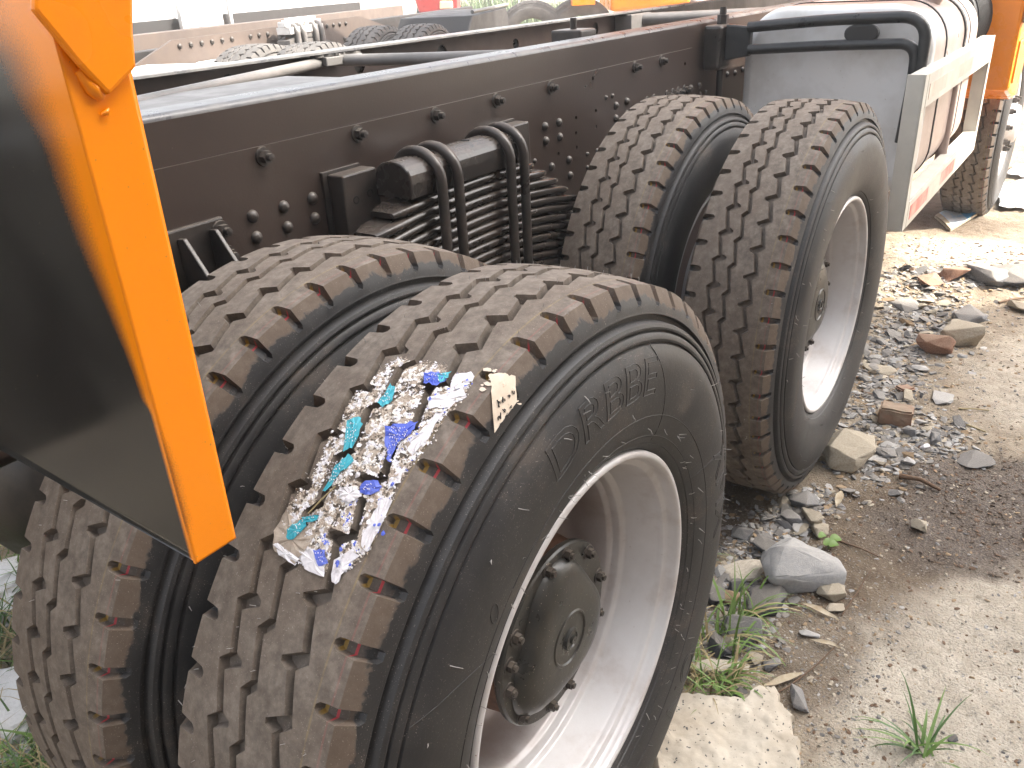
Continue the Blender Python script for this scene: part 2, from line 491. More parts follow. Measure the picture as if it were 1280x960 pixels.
def tag(o, label=None, cat=None, group=None, kind=None):
    if label:
        o['label'] = label
    if cat:
        o['category'] = cat
    if group:
        o['group'] = group
    if kind:
        o['kind'] = kind
    return o


def arc(c, u, v, r, a0, a1, n):
    c, u, v = Vector(c), Vector(u), Vector(v)
    return [c + u * r * math.cos(a0 + (a1 - a0) * i / n) + v * r * math.sin(a0 + (a1 - a0) * i / n) for i in range(n + 1)]


def px(x, y, axis, val):
    d = FW + RT * ((x - 640) / FOC) - UP * ((y - 480) / FOC)
    t = (val - CAM_LOC[axis]) / d[axis]
    return CAM_LOC + d * t


# ------------------------------------------------------------------ value noise for terrain
def vnoise(x, y, seed=0):
    xi, yi = np.floor(x).astype(np.int64), np.floor(y).astype(np.int64)
    xf, yf = x - xi, y - yi

    def h(a, b):
        n = (a * 374761393 + b * 668265263 + seed * 1442695041) & 0x7fffffff
        n = ((n ^ (n >> 13)) * 1274126177) & 0x7fffffff
        return ((n ^ (n >> 16)) & 0xffff) / 65535.0
    u, v = xf * xf * (3 - 2 * xf), yf * yf * (3 - 2 * yf)
    return (h(xi, yi) * (1 - u) + h(xi + 1, yi) * u) * (1 - v) + (h(xi, yi + 1) * (1 - u) + h(xi + 1, yi + 1) * u) * v


def fbm(x, y, seed=0, o=4):
    t, a, s = 0, 0.5, 0
    for k in range(o):
        t = t + a * vnoise(x * 2 ** k, y * 2 ** k, seed + k)
        s += a
        a *= 0.5
    return t / s


def sstep(a, b, x):
    t = np.clip((x - a) / (b - a), 0, 1)
    return t * t * (3 - 2 * t)


def ground_z(x, y):
    x, y = np.asarray(x, float), np.asarray(y, float)
    z = -0.548 + 0.017 * np.clip(x, -1, 2.2)
    z = z + 0.075 * sstep(1.8, 3.0, y)
    rough = 0.030 * (fbm(x * 2.3, y * 2.3, 3, 4) - 0.5) + 0.016 * (fbm(x * 11, y * 11, 9, 3) - 0.5) + 0.009 * (fbm(x * 37, y * 37, 21, 2) - 0.5)
    damp = np.ones_like(x)
    for (wx, wy) in ((0, 0), (0, .36), (1.476, .056), (1.476, .416)):
        damp = damp * (0.3 + 0.7 * sstep(0.10, 0.35, np.hypot((x - wx) * 0.8, y - wy)))
    return z + rough * damp


def gz(x, y):
    return float(ground_z(np.array([x]), np.array([y]))[0])


def gp(x, y):
    """photograph pixel -> point on the ground"""
    q = px(x, y, 2, -0.53)
    for _ in range(4):
        q = px(x, y, 2, gz(q.x, q.y))
    return q


# ================================================================== SETTING
def make_ground():
    def axis(lo, hi, a, b, fine):
        mid = np.arange(a, b, fine)
        L, s, p = [], fine, a
        while p > lo:
            s *= 1.25
            p -= s
            L.append(p)
        H, s, p = [], fine, b
        while p < hi:
            H.append(p)
            s *= 1.25
            p += s
        return np.array(L[::-1] + list(mid) + H + [hi])
    X = axis(-300, 600, -0.9, 5.2, 0.014)
    Y = axis(-300, 600, -1.0, 1.8, 0.014)
    gx, gy = np.meshgrid(X, Y, indexing='ij')
    z = ground_z(gx, gy)
    z = z - 0.25 * sstep(20, 60, np.hypot(gx, gy)) * 0
    n, k = gx.shape
    V = np.stack([gx.ravel(), gy.ravel(), z.ravel()], 1)
    idx = np.arange(n * k).reshape(n, k)
    F = np.stack([idx[:-1, :-1].ravel(), idx[1:, :-1].ravel(), idx[1:, 1:].ravel(), idx[:-1, 1:].ravel()], 1)
    me = bpy.data.meshes.new('ground')
    me.vertices.add(len(V))
    me.vertices.foreach_set('co', V.ravel())
    me.loops.add(F.size)
    me.loops.foreach_set('vertex_index', F.ravel())
    me.polygons.add(len(F))
    me.polygons.foreach_set('loop_start', np.arange(0, F.size, 4))
    me.polygons.foreach_set('loop_total', np.full(len(F), 4))
    me.polygons.foreach_set('use_smooth', np.ones(len(F), bool))
    me.update()
    x, y = V[:, 0], V[:, 1]
    wob = (fbm(x * 4, y * 4, 40, 3) - 0.5)

    def blob(cx, cy, rx, ry, ang=0):
        c, s = math.cos(ang), math.sin(ang)
        dx, dy = x - cx, y - cy
        d = np.hypot((dx * c + dy * s) / rx, (-dx * s + dy * c) / ry) + wob * 0.9
        return 1 - sstep(0.55, 1.15, d)
    damp_dark = np.maximum.reduce([blob(1.55, -0.50, 0.42, 0.27, -0.25), blob(1.75, -0.80, 0.4, 0.25), 0.8 * blob(1.05, 0.14, 0.30, 0.20), 0.75 * blob(0.2, 0.3, 0.9, 0.35), 0.6 * blob(3.2, 0.5, 1.2, 0.4)])  # damp patch, plus darker blobs under the truck
    pale = np.maximum.reduce([blob(0.85, -0.55, 0.45, 0.33), blob(0.5, -0.6, 0.35, 0.25), 1.0 * blob(4.0, -0.2, 0.28, 0.6), 0.8 * blob(2.5, -0.6, 0.5, 0.3), 0.6 * blob(1.1, -0.25, 0.15, 0.1)])
    brown = np.maximum.reduce([blob(1.3, -0.3, 0.5, 0.25), 0.8 * blob(0.75, -0.28, 0.25, 0.12), blob(4.6, 0.1, 0.3, 0.5), 0.8 * blob(0.4, 0.4, 2, 0.5)])
    colr = np.stack([damp_dark, pale, brown, np.ones_like(x)], 1)
    a = me.color_attributes.new('soil', 'FLOAT_COLOR', 'POINT')
    a.data.foreach_set('color', colr.ravel().astype(np.float32))
    me.materials.append(MATS['earth'])
    tag(link('ground', me), kind='structure')


make_ground()

# unseen building added on the camera's right to shade the near wheels
bl = empty('shade_building', (-8, -9, -0.55))
tag(bl, 'unseen tall building added to shade the near wheels', 'building')
XE, YB, HB = 6.5, -6.0, 9.15
MB().box2((-24, -14, -0.7), (XE, YB, HB - 0.25)).build('wall', 'wall_render', bl)
MB().box2((-24.3, -14.3, HB - 0.25), (XE + 0.0, YB + 0.0, HB)).build('roof', 'bg_grey', bl)
for i in range(7):
    for zz in (0.6, 4.4):
        x0 = -20 + i * 3.6
        wdw = MB().box2((x0, YB - 0.02, zz), (x0 + 1.6, YB + 0.03, zz + 1.7)).build('window', 'bg_white', bl)
        MB().box2((x0 + 0.08, YB + 0.031, zz + 0.08), (x0 + 1.52, YB + 0.036, zz + 1.62)).build('pane', 'pane', wdw)

# ================================================================== THE TRUCK
truck = empty('truck', (1.0, 1.1, -0.53))
tag(truck, 'bare truck chassis with dual rear wheels, orange mudguard and grey fuel tank', 'truck')

# ---------------------------------------------------------------- tyre
NP = 54
TH0 = 81.78
PM = 2 * math.pi * 548 / NP                # pitch in mm (61.5)


def strip(right, left):
    """periodic polylines -> closed polygon over three periods, in mm"""
    rp, lp = [], []
    for k in range(-2, 4):
        rp += [((t + k) * PM, v) for t, v in right]
        lp += [((t + k) * PM, v) for t, v in left]
    return rp, lp


def offset_poly(pl, d, closed=False):
    out, n = [], len(pl)
    for i in range(n):
        p = Vector(pl[i])
        a = Vector(pl[(i - 1) % n]) if (closed or i > 0) else None
        b = Vector(pl[(i + 1) % n]) if (closed or i < n - 1) else None
        ns = []
        for q, s in ((a, 1), (b, -1)):
            if q is None:
                continue
            e = (p - q) * s
            if e.length < 1e-6:
                continue
            e.normalize()
            ns.append(Vector((-e.y, e.x)))
        nn = ns[0] if len(ns) == 1 else (ns[0] + ns[1])
        if len(ns) == 2:
            if nn.length < 1e-3:
                nn = ns[0]
            nn.normalize()
            nn = nn / max(0.45, nn.dot(ns[0]))
        out.append((p.x + nn.x * d, p.y + nn.y * d))
    return out


def make_tyre_mesh(name='tyre', NPq=NP):
    # groove nearest the outer (-y) side, with stubs reaching towards the middle
    g3r = [(0.0, -60), (0.83, -46)]                                   # edge of the shoulder rib
    g3l = [(0.13, -47), (0.77, -35.5), (0.85, -25), (0.95, -24)]        # edge of the inner rib
    g2r = [(0.257, -5), (1.087, 6.5)]
    g2l = [(0.35, 6.5), (1.15, 18.5)]
    rot = lambda L, c: sorted([(c - t, -v) for t, v in L])
    cc = 1.39
    g1r = [(cc - t, -v) for t, v in g3l][::-1]
    g1l = [(cc - t, -v) for t, v in g3r][::-1]
    polys, lines = [], []                  # (polygon, depth, inset), extra constraint polylines
    for r_, l_, dp in ((g3r, g3l, 12.5), (g2r, g2l, 12.0), (g1r, g1l, 12.5)):
        rp, lp = strip(r_, l_)
        polys.append((rp + lp[::-1], dp, 2.4, (rp, lp)))
    slots = []
    for k in range(-2, 4):
        c = (0.485 + k) * PM
        s = [(c - 2.5, -79.5), (c - 7.0, -84), (c - 7.8, -94), (c - 8.5, -106), (c - 8.0, -131), (c - 5.0, -137), (c + 4.0, -137), (c + 7.0, -131),
             (c + 8.0, -106), (c + 7.5, -94), (c + 6.5, -84), (c + 2.5, -79.5)]
        slots.append(s)
        slots.append([((cc + 1) * PM - a + 0.06 * PM, -b) for a, b in s])
    for s in slots:
        polys.append((s, 12.0, 2.0, None))
    vs, es = [], []

    def addline(pl, closed=False):
        o = len(vs)
        vs.extend(Vector(p) for p in pl)
        n = len(pl)
        es.extend((o + i, o + i + 1) for i in range(n - 1))
        if closed:
            es.append((o + n - 1, o))
    for poly, dp, ins, pair in polys:
        if pair:
            rp, lp = pair
            addline(rp)
            addline(lp)
            addline(offset_poly(rp, ins))
            addline(offset_poly(lp, -ins))
        else:
            addline(poly, True)
            area = sum(poly[i][0] * poly[(i + 1) % len(poly)][1] - poly[(i + 1) % len(poly)][0] * poly[i][1] for i in range(len(poly)))
            addline(offset_poly(poly, ins if area > 0 else -ins, True), True)
    for f in (0, 0.25, 0.5, 0.75, 1.0):
        addline([(f * PM, -148), (f * PM, 148)])
    for v in (-148, -131, -106, -70, 0, 70, 106, 131, 148):
        addline([(-0.4 * PM, v), (1.4 * PM, v)])
    co, _, faces, *_ = delaunay_2d_cdt(vs, es, [], 0, 1e-4)

    def inside(p, poly):
        c, n = False, len(poly)
        j = n - 1
        for i in range(n):
            (xi, yi), (xj, yj) = poly[i], poly[j]
            if (yi > p[1]) != (yj > p[1]) and p[0] < (xj - xi) * (p[1] - yi) / (yj - yi) + xi:
                c = not c
            j = i
        return c

    def segd(p, a, b):
        ax, ay = a
        bx, by = b
        dx, dy = bx - ax, by - ay
        t = max(0, min(1, ((p[0] - ax) * dx + (p[1] - ay) * dy) / (dx * dx + dy * dy + 1e-12)))
        return math.hypot(p[0] - ax - dx * t, p[1] - ay - dy * t)
    keep = []
    for f in faces:
        cx = sum(co[i].x for i in f) / len(f)
        cy = sum(co[i].y for i in f) / len(f)
        if -1e-6 < cx < PM + 1e-6 and abs(cy) < 148:
            keep.append(f)
    used = sorted({i for f in keep for i in f})
    remap = {u: i for i, u in enumerate(used)}
    dep = []
    for u in used:
        p = co[u]
        best = 0.0
        for poly, dp, ins, pair in polys:
            if min(q[0] for q in poly) - 1 > p.x or max(q[0] for q in poly) + 1 < p.x:
                continue
            if inside(p, poly):
                if pair:
                    d = min(min(segd(p, pl[i], pl[i + 1]) for i in range(len(pl) - 1)) for pl in pair)
                else:
                    d = min(segd(p, poly[i], poly[(i + 1) % len(poly)]) for i in range(len(poly)))
                best = max(best, dp * min(1.0, d / (ins * 0.98)) if d > 0.02 else 0.0)
        dep.append(best)
    cell = []
    for u, d in zip(used, dep):
        p = co[u]
        v = p.y
        a, sg = abs(v), (1 if v > 0 else -1)
        if a <= 106:
            y, r = v, 552 - 6.5 * (a / 106) ** 2.2
        elif a <= 131:
            q = a - 106
            y, r = sg * (106 + q * 0.52), 545.5 - 0.854 * q
        else:
            q = a - 131
            y, r = sg * (119 + q * 0.20), 524.15 - 0.98 * q
        if d > 0:
            wr = 1.0 if a <= 106 else max(0.0, 1 - (a - 106) / 26)
            wa = 0.0 if a < 94 else min(1.0, (a - 94) / 12) * (0.75 if a <= 131 else 0.6)
            r -= d * wr
            y -= sg * d * wa
        cell.append((p.x / PM, y / 1000, r / 1000))
    V, F = [], []
    for k in range(NPq):
        o = len(V)
        for t, y, r in cell:
            th = R(TH0) + 2 * math.pi * (k + t) / NPq      # 0 = rear, 90 = top
            V.append((-r * math.cos(th), y, r * math.sin(th)))
        F += [tuple(remap[i] + o for i in f) for f in keep]
    bm = bmesh.new()
    bv = [bm.verts.new(p) for p in V]
    for f in F:
        try:
            bm.faces.new([bv[i] for i in f])
        except ValueError:
            pass
    bmesh.ops.remove_doubles(bm, verts=bm.verts, dist=2e-5)
    bmesh.ops.recalc_face_normals(bm, faces=bm.faces)
    me = bpy.data.meshes.new(name)
    bm.to_mesh(me)
    bm.free()
    # sidewalls
    half = [(121.9, 509.6), (122.6, 508.0), (122.7, 506.6), (115.2, 505.4), (115.6, 497.6), (126.0, 496.4), (129.6, 494.4), (131.8, 489.6), (131.4, 486.6), (126.6, 485.6), (126.8, 483.0),
            (132.4, 482.2), (135.2, 478.6), (136.4, 473.8), (135.8, 471.0), (131.4, 470.0), (131.6, 467.4), (137.0, 466.6), (140.4, 460), (144.6, 451), (147.4, 441), (148.8, 428), (149.4, 412), (149.0, 396), (147.4, 378), (144.6, 360),
            (140.6, 343), (135.8, 330), (130.8, 320.5), (128.4, 319.4), (126, 314.5), (121, 309.5), (116, 305), (104, 296)]
    mb = MB()
    for s in (-1, 1):
        mb.lathe([(s * a / 1000, r / 1000) for a, r in half], 192)
    n0 = len(me.vertices)
    allv = [tuple(v.co) for v in me.vertices] + mb.v
    allf = [tuple(p.vertices) for p in me.polygons] + [tuple(i + n0 for i in f) for f in mb.f]
    sm = [False] * len(me.polygons) + [True] * len(mb.f)
    me2 = bpy.data.meshes.new(name)
    me2.from_pydata(allv, [], allf)
    me2.polygons.foreach_set('use_smooth', sm)
    bm = bmesh.new()
    bm.from_mesh(me2)
    bmesh.ops.recalc_face_normals(bm, faces=bm.faces)
    bm.to_mesh(me2)
    bm.free()
    # keep ring edges of the sidewall ribs crisp
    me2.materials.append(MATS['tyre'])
    me2.update()
    me2.set_sharp_from_angle(angle=R(26))
    return me2


TYRE = make_tyre_mesh()
print('tyre tris', sum(len(p.vertices) - 2 for p in TYRE.polygons))


def sidewall_y(r):
    half = [(122.0, 510.0), (124.0, 499.6), (129.6, 497.6), (133.0, 489.4), (137.2, 474), (137.0, 470.4), (140.6, 462), (144.6, 452), (147.4, 441), (148.8, 428), (149.4, 412), (149.0, 396), (147.4, 378),
            (144.6, 360), (140.6, 343), (135.8, 330), (130.8, 320.5), (121, 309.5)]
    rr = [b / 1000 for a, b in half][::-1]
    yy = [a / 1000 for a, b in half][::-1]
    return float(np.interp(r, rr, yy))


def tread_r(y):
    a = abs(y) / 0.106
    if a <= 1:
        return 0.552 - 0.0065 * a ** 2.2
    return 0.5455 - 0.854 / 0.52 * (abs(y) - 0.106)


# ---------------------------------------------------------------- rim and hub meshes (axis y, outside = -y)
def rim_mesh():
    mb = MB()
    prof = [(-0.106, 0.303), (-0.1175, 0.3065), (-0.1235, 0.3060), (-0.1265, 0.3015), (-0.1260, 0.2965), (-0.1215, 0.2925), (-0.114, 0.2915),
            (-0.1075, 0.2905), (-0.1055, 0.2890), (-0.1035, 0.2805), (-0.1005, 0.2790), (-0.094, 0.2785), (-0.090, 0.2775), (-0.085, 0.2755), (-0.036, 0.2690), (-0.0325, 0.2675), (-0.030, 0.2590), (-0.026, 0.2575), (-0.016, 0.2570), (-0.012, 0.2555), (-0.009, 0.2505), (-0.004, 0.2495),
            (0.050, 0.2460), (0.070, 0.2420), (0.092, 0.2270), (0.104, 0.2050), (0.108, 0.170), (0.108, 0.150), (0.109, 0.10)]
    mb.lathe(prof, 128)
    # back side
    mb.lathe([(-0.106, 0.303), (-0.10, 0.29), (-0.05, 0.282), (0.06, 0.276), (0.11, 0.288), (0.119, 0.306), (0.126, 0.300), (0.121, 0.292), (0.108, 0.285), (0.10, 0.262), (0.112, 0.22), (0.116, 0.15)], 128)
    me = bpy.data.meshes.new('rim')
    me.from_pydata(mb.v, [], mb.f)
    me.polygons.foreach_set('use_smooth', [True] * len(mb.f))
    bm = bmesh.new()
    bm.from_mesh(me)
    bmesh.ops.recalc_face_normals(bm, faces=bm.faces)
    bm.to_mesh(me)
    bm.free()
    me.materials.append(MATS['silver'])
    return me


def to_mesh(mb, name, mats, smooth_angle=None):
    me = bpy.data.meshes.new(name)
    me.from_pydata(mb.v, [], mb.f)
    for mm in mats:
        me.materials.append(MATS[mm])
    me.polygons.foreach_set('material_index', mb.mi)
    me.polygons.foreach_set('use_smooth', mb.sm)
    bm = bmesh.new()
    bm.from_mesh(me)
    bmesh.ops.recalc_face_normals(bm, faces=bm.faces)
    bm.to_mesh(me)
    bm.free()
    if smooth_angle:
        me.set_sharp_from_angle(angle=R(smooth_angle))
    return me


def hub_meshes():
    drum = MB()
    drum.lathe([(0.112, 0.150), (0.02, 0.146), (-0.035, 0.138), (-0.040, 0.132), (-0.042, 0.10)], 64)
    fl = MB()
    fl.lathe([(-0.040, 0.10), (-0.040, 0.143), (-0.044, 0.1465), (-0.052, 0.1465), (-0.055, 0.144), (-0.055, 0.09)], 72)
    dome = MB()
    # the dome is a rounded triangle at its foot and a disc at its crown
    seg, rings = 96, [(-0.054, 1.0, 0.118), (-0.060, 1.0, 0.116), (-0.068, 0.9, 0.110), (-0.074, 0.7, 0.101), (-0.0775, 0.4, 0.088), (-0.079, 0.2, 0.070), (-0.0795, 0.0, 0.050), (-0.0795, 0.0, 0.047),
                      (-0.0815, 0.0, 0.045), (-0.0815, 0.0, 0.043), (-0.0790, 0.0, 0.041), (-0.0800, 0.0, 0.022), (-0.0800, 0.0, 0.0185), (-0.0845, 0.0, 0.0175), (-0.0850, 0.0, 0.013), (-0.083, 0.0, 0.012),
                      (-0.083, 0.0, 0.007), (-0.0875, 0.0, 0.0065), (-0.0875, 0.0, 0.001)]
    vs = []
    for y, k, r in rings:
        for i in range(seg):
            th = 2 * math.pi * i / seg
            rr = r * (1 + k * 0.13 * math.cos(3 * (th - R(92))))
            vs.append((rr * math.cos(th), y, rr * math.sin(th)))
    fs = [(j * seg + i, j * seg + (i + 1) % seg, (j + 1) * seg + (i + 1) % seg, (j + 1) * seg + i) for j in range(len(rings) - 1) for i in range(seg)]
    dome.add(vs, fs, 0, True)
    nut = MB()
    hexp = [(0.0105 * math.cos(R(60 * i)), 0.0105 * math.sin(R(60 * i))) for i in range(6)]
    nut.lathe([(0.0, 0.0155), (-0.002, 0.0150), (-0.002, 0.0)], 16)
    nut.prism(hexp, -0.002, -0.013, lambda a, b, h: (a, h, b))
    nut.lathe([(-0.013, 0.006), (-0.019, 0.006), (-0.0195, 0.0)], 10)
    big = MB()
    hexp = [(0.017 * math.cos(R(60 * i)), 0.017 * math.sin(R(60 * i))) for i in range(6)]
    big.prism(hexp, 0.0, -0.022, lambda a, b, h: (a, h, b))
    big.lathe([(-0.022, 0.011), (-0.036, 0.0105), (-0.037, 0.0)], 12)
    return (to_mesh(drum, 'hub_drum', ['rust'], 35), to_mesh(fl, 'hub_flange', ['hub'], 35), to_mesh(dome, 'hub_cap', ['hub'], 30),
            to_mesh(nut, 'hub_bolt', ['bolt'], 35), to_mesh(big, 'wheel_nut', ['bolt'], 35))


RIM = rim_mesh()
DRUM, FLANGE, DOME, NUT, BIGNUT = hub_meshes()
TRUCK_LABELS = []


def child(name, me, parent, loc, rot=None):
    o = link(name, me, parent, loc)
    if rot is not None:
        o.rotation_euler = rot
    return o


def wheel(loc, roty, outer, label):
    wl = empty('wheel', loc, truck)
    tag(wl, label)
    child('tyre', TYRE, wl, loc, (0, roty, 0))
    rim_o = child('rim', RIM, wl, loc, (0, 0, 0) if outer else (0, 0, math.pi))
    if outer:
        child('hub_drum', DRUM, wl, loc)
        child('hub_flange', FLANGE, wl, loc)
        child('hub_cap', DOME, wl, loc)
        for a in (42, 8.5, -22, -78, -101, -142, -178, 163, 145, 98, 75):
            child('hub_bolt', NUT, wl, (loc[0] + 0.1315 * math.cos(R(a)), loc[1] - 0.055, loc[2] + 0.1315 * math.sin(R(a))), (0, R(a * 1.7), 0)).scale = (0.82, 0.75, 0.82)
        for i in range(10):
            a = 36 * i + 10
            child('wheel_nut', BIGNUT, wl, (loc[0] + 0.185 * math.cos(R(a)), loc[1] + 0.107, loc[2] + 0.185 * math.sin(R(a))))
    return wl


DU, XB, YBB, ZB = 0.3603, 1.4757, 0.0562, 0.0312
wA = wheel((0, 0, 0), 0.0, True, 'nearest outer wheel with torn blue and white label on its tread')
wAi = wheel((0, DU, 0), 0.037, False, 'inner wheel beside the nearest one, behind the orange mudguard')
wB = wheel((XB, YBB, ZB), 0.061, True, 'farther outer wheel with white painted rim')
wBi = wheel((XB, YBB + DU, ZB), 0.02, False, 'inner wheel of the farther pair, next to the leaf spring')


def side_pt(ang, r, off=0.0):
    return Vector((r * math.cos(ang), -(sidewall_y(r) + off), r * math.sin(ang)))


def bend_text(body, size, ang0, ang1, rbase, height, stroke=0.00055):
    """outline lettering wrapped round the sidewall between two angles (radians, ang0 = left end)"""
    cu = bpy.data.curves.new('txt', 'FONT')
    cu.body = body
    cu.size = 1.0
    cu.fill_mode = 'NONE'
    cu.resolution_u = 4
    ob = bpy.data.objects.new('txt', cu)
    COL.objects.link(ob)
    bpy.context.view_layer.update()
    me = bpy.data.meshes.new_from_object(ob.evaluated_get(bpy.context.evaluated_depsgraph_get()))
    pts = [v.co.copy() for v in me.vertices]
    ed = [tuple(e.vertices) for e in me.edges]
    bpy.data.objects.remove(ob)
    if not pts:
        return MB()
    x0, x1 = min(p.x for p in pts), max(p.x for p in pts)
    y0, y1 = min(p.y for p in pts), max(p.y for p in pts)
    mb = MB()

    def f(p):
        a = ang0 + (ang1 - ang0) * (p.x - x0) / (x1 - x0)
        return side_pt(a, rbase + height * (p.y - y0) / (y1 - y0), 0.0002)
    for i, j in ed:
        L = (pts[i] - pts[j]).length
        k = max(1, int(L / 0.12))
        mb.tube([f(pts[i].lerp(pts[j], q / k)) for q in range(k + 1)], stroke, 4, caps=False, smooth=False)
    return mb


def ang_of(x, y):
    q = px(x, y, 1, -0.15)
    return math.atan2(q.z, q.x), math.hypot(q.z, q.x)


aD, rD = ang_of(690, 578)
aE, rE = ang_of(822, 470)
lt = bend_text('DRBBE', 1, aD, aE, 0.400, 0.052)
mb2 = bend_text('XMX', 1, R(22), R(-6), 0.400, 0.050)
mb3 = bend_text('12.00R20', 1, R(212), R(180), 0.405, 0.03)
mb4 = bend_text('ON', 1, R(-38), R(-56), 0.385, 0.05)
for k in (mb2, mb3, mb4):
    lt.add(k.v, k.f)
# raised mould seams
for a0, a1, r0, r1 in ((R(62), R(74), 0.325, 0.470), (R(140), R(150), 0.32, 0.468), (R(171), R(160), 0.322, 0.49), (R(24), R(16), 0.325, 0.470)):
    lt.tube([side_pt(a0 + (a1 - a0) * (i / 12) ** 1.6, r0 + (r1 - r0) * i / 12, 0.0) for i in range(13)], 0.0007, 4, caps=False)
for rr in (0.3325, 0.365):
    lt.tube([side_pt(2 * math.pi * i / 120, rr) for i in range(120)], 0.0008, 4, closed=True)
lt.build('sidewall_lettering', 'tyre', wA, loc=(0, 0, 0))
# oval mark
ov = MB()
q0 = px(621, 768, 1, -0.152)
ov.tube([(q0.x + 0.007 * math.cos(t) * 1.0, -sidewall_y(math.hypot(q0.x, q0.z)) - 0.0005, q0.z + 0.013 * math.sin(t)) for t in [2 * math.pi * i / 24 for i in range(24)]], 0.0006, 4, closed=True)
ov.build('oval_mark', 'tyre', wA)


def hairs(n, parent, loc, seed, rmin=0.33, rmax=0.475):
    rd = random.Random(seed)
    mb = MB()
    for i in range(n):
        a = rd.uniform(-math.pi, math.pi)
        r = rd.choice([rd.uniform(rmin, rmax), 0.325, 0.345, 0.44, 0.465])
        p = side_pt(a, r, -0.001)
        L = rd.uniform(0.006, 0.015)
        d = Vector((rd.gauss(0, 0.5), -0.7, rd.gauss(0, 0.5))).normalized()
        q = p + d * L * 0.5
        e = q + (d + Vector((rd.gauss(0, 0.3), 0, rd.gauss(0, 0.3)))).normalized() * L * 0.5
        off = Vector(loc)
        mb.tube([p + off, q + off, e + off], [0.0007, 0.0006, 0.0004], 4, caps=False)
    for i in range(n // 2):     # a few on the tread too
        a = rd.uniform(R(60), R(200))
        y = rd.uniform(-0.108, 0.108)
        r = tread_r(y)
        d = Vector((math.cos(a), rd.gauss(0, 0.2), math.sin(a)))
        p = Vector((r * math.cos(a), y, r * math.sin(a))) + Vector(loc)
        mb.tube([p, p + d * rd.uniform(0.003, 0.008)], [0.0004, 0.0003], 4, caps=False)
    o = mb.build('vent_hairs', 'hair', parent)
    tag(o, kind='stuff')


hairs(150, wA, (0, 0, 0), 3)
hairs(60, wB, (XB, YBB, ZB), 4)
hairs(40, wAi, (0, DU, 0), 5)


# ---------------------------------------------------------------- torn label on the near tread
def cyl_hit(x, y, r=0.549):
    d = FW + RT * ((x - 640) / FOC) - UP * ((y - 480) / FOC)
    o = CAM_LOC
    a = d.x ** 2 + d.z ** 2
    b = o.x * d.x + o.z * d.z
    c = o.x ** 2 + o.z ** 2 - r * r
    t = (-b - math.sqrt(b * b - a * c)) / a
    q = o + d * t
    return math.atan2(q.z, -q.x), q.y


G3L = [(0.15, -45), (0.72, -33), (0.85, -17), (0.97, -16)]


def in_groove(th, y):
    """roughly where the three zigzag grooves and the slots run (y in m)"""
    t = ((th - R(TH0)) / (2 * math.pi / NP)) % 1.0
    v = y * 1000
    g3 = -61 + 15 * t / 0.83 if t < 0.83 else -46 - 15 * (t - 0.83) / 0.17
    if g3 < v < g3 + 11 or (t > 0.82 and g3 < v < -25):
        return True
    t2 = (t - 0.257) % 1.0
    g2 = -4 + 11 * t2 / 0.83 if t2 < 0.83 else 7 - 11 * (t2 - 0.83) / 0.17
    if g2 < v < g2 + 12:
        return True
    t1 = (1.39 - t) % 1.0
    g1 = -61 + 15 * t1 / 0.83 if t1 < 0.83 else -46 - 15 * (t1 - 0.83) / 0.17
    if g1 < -v < g1 + 11 or (t1 > 0.82 and g1 < -v < -25):
        return True
    return False


def tread_pt(th, y, off):
    r = tread_r(y) + off
    return Vector((-r * math.cos(th), y, r * math.sin(th)))


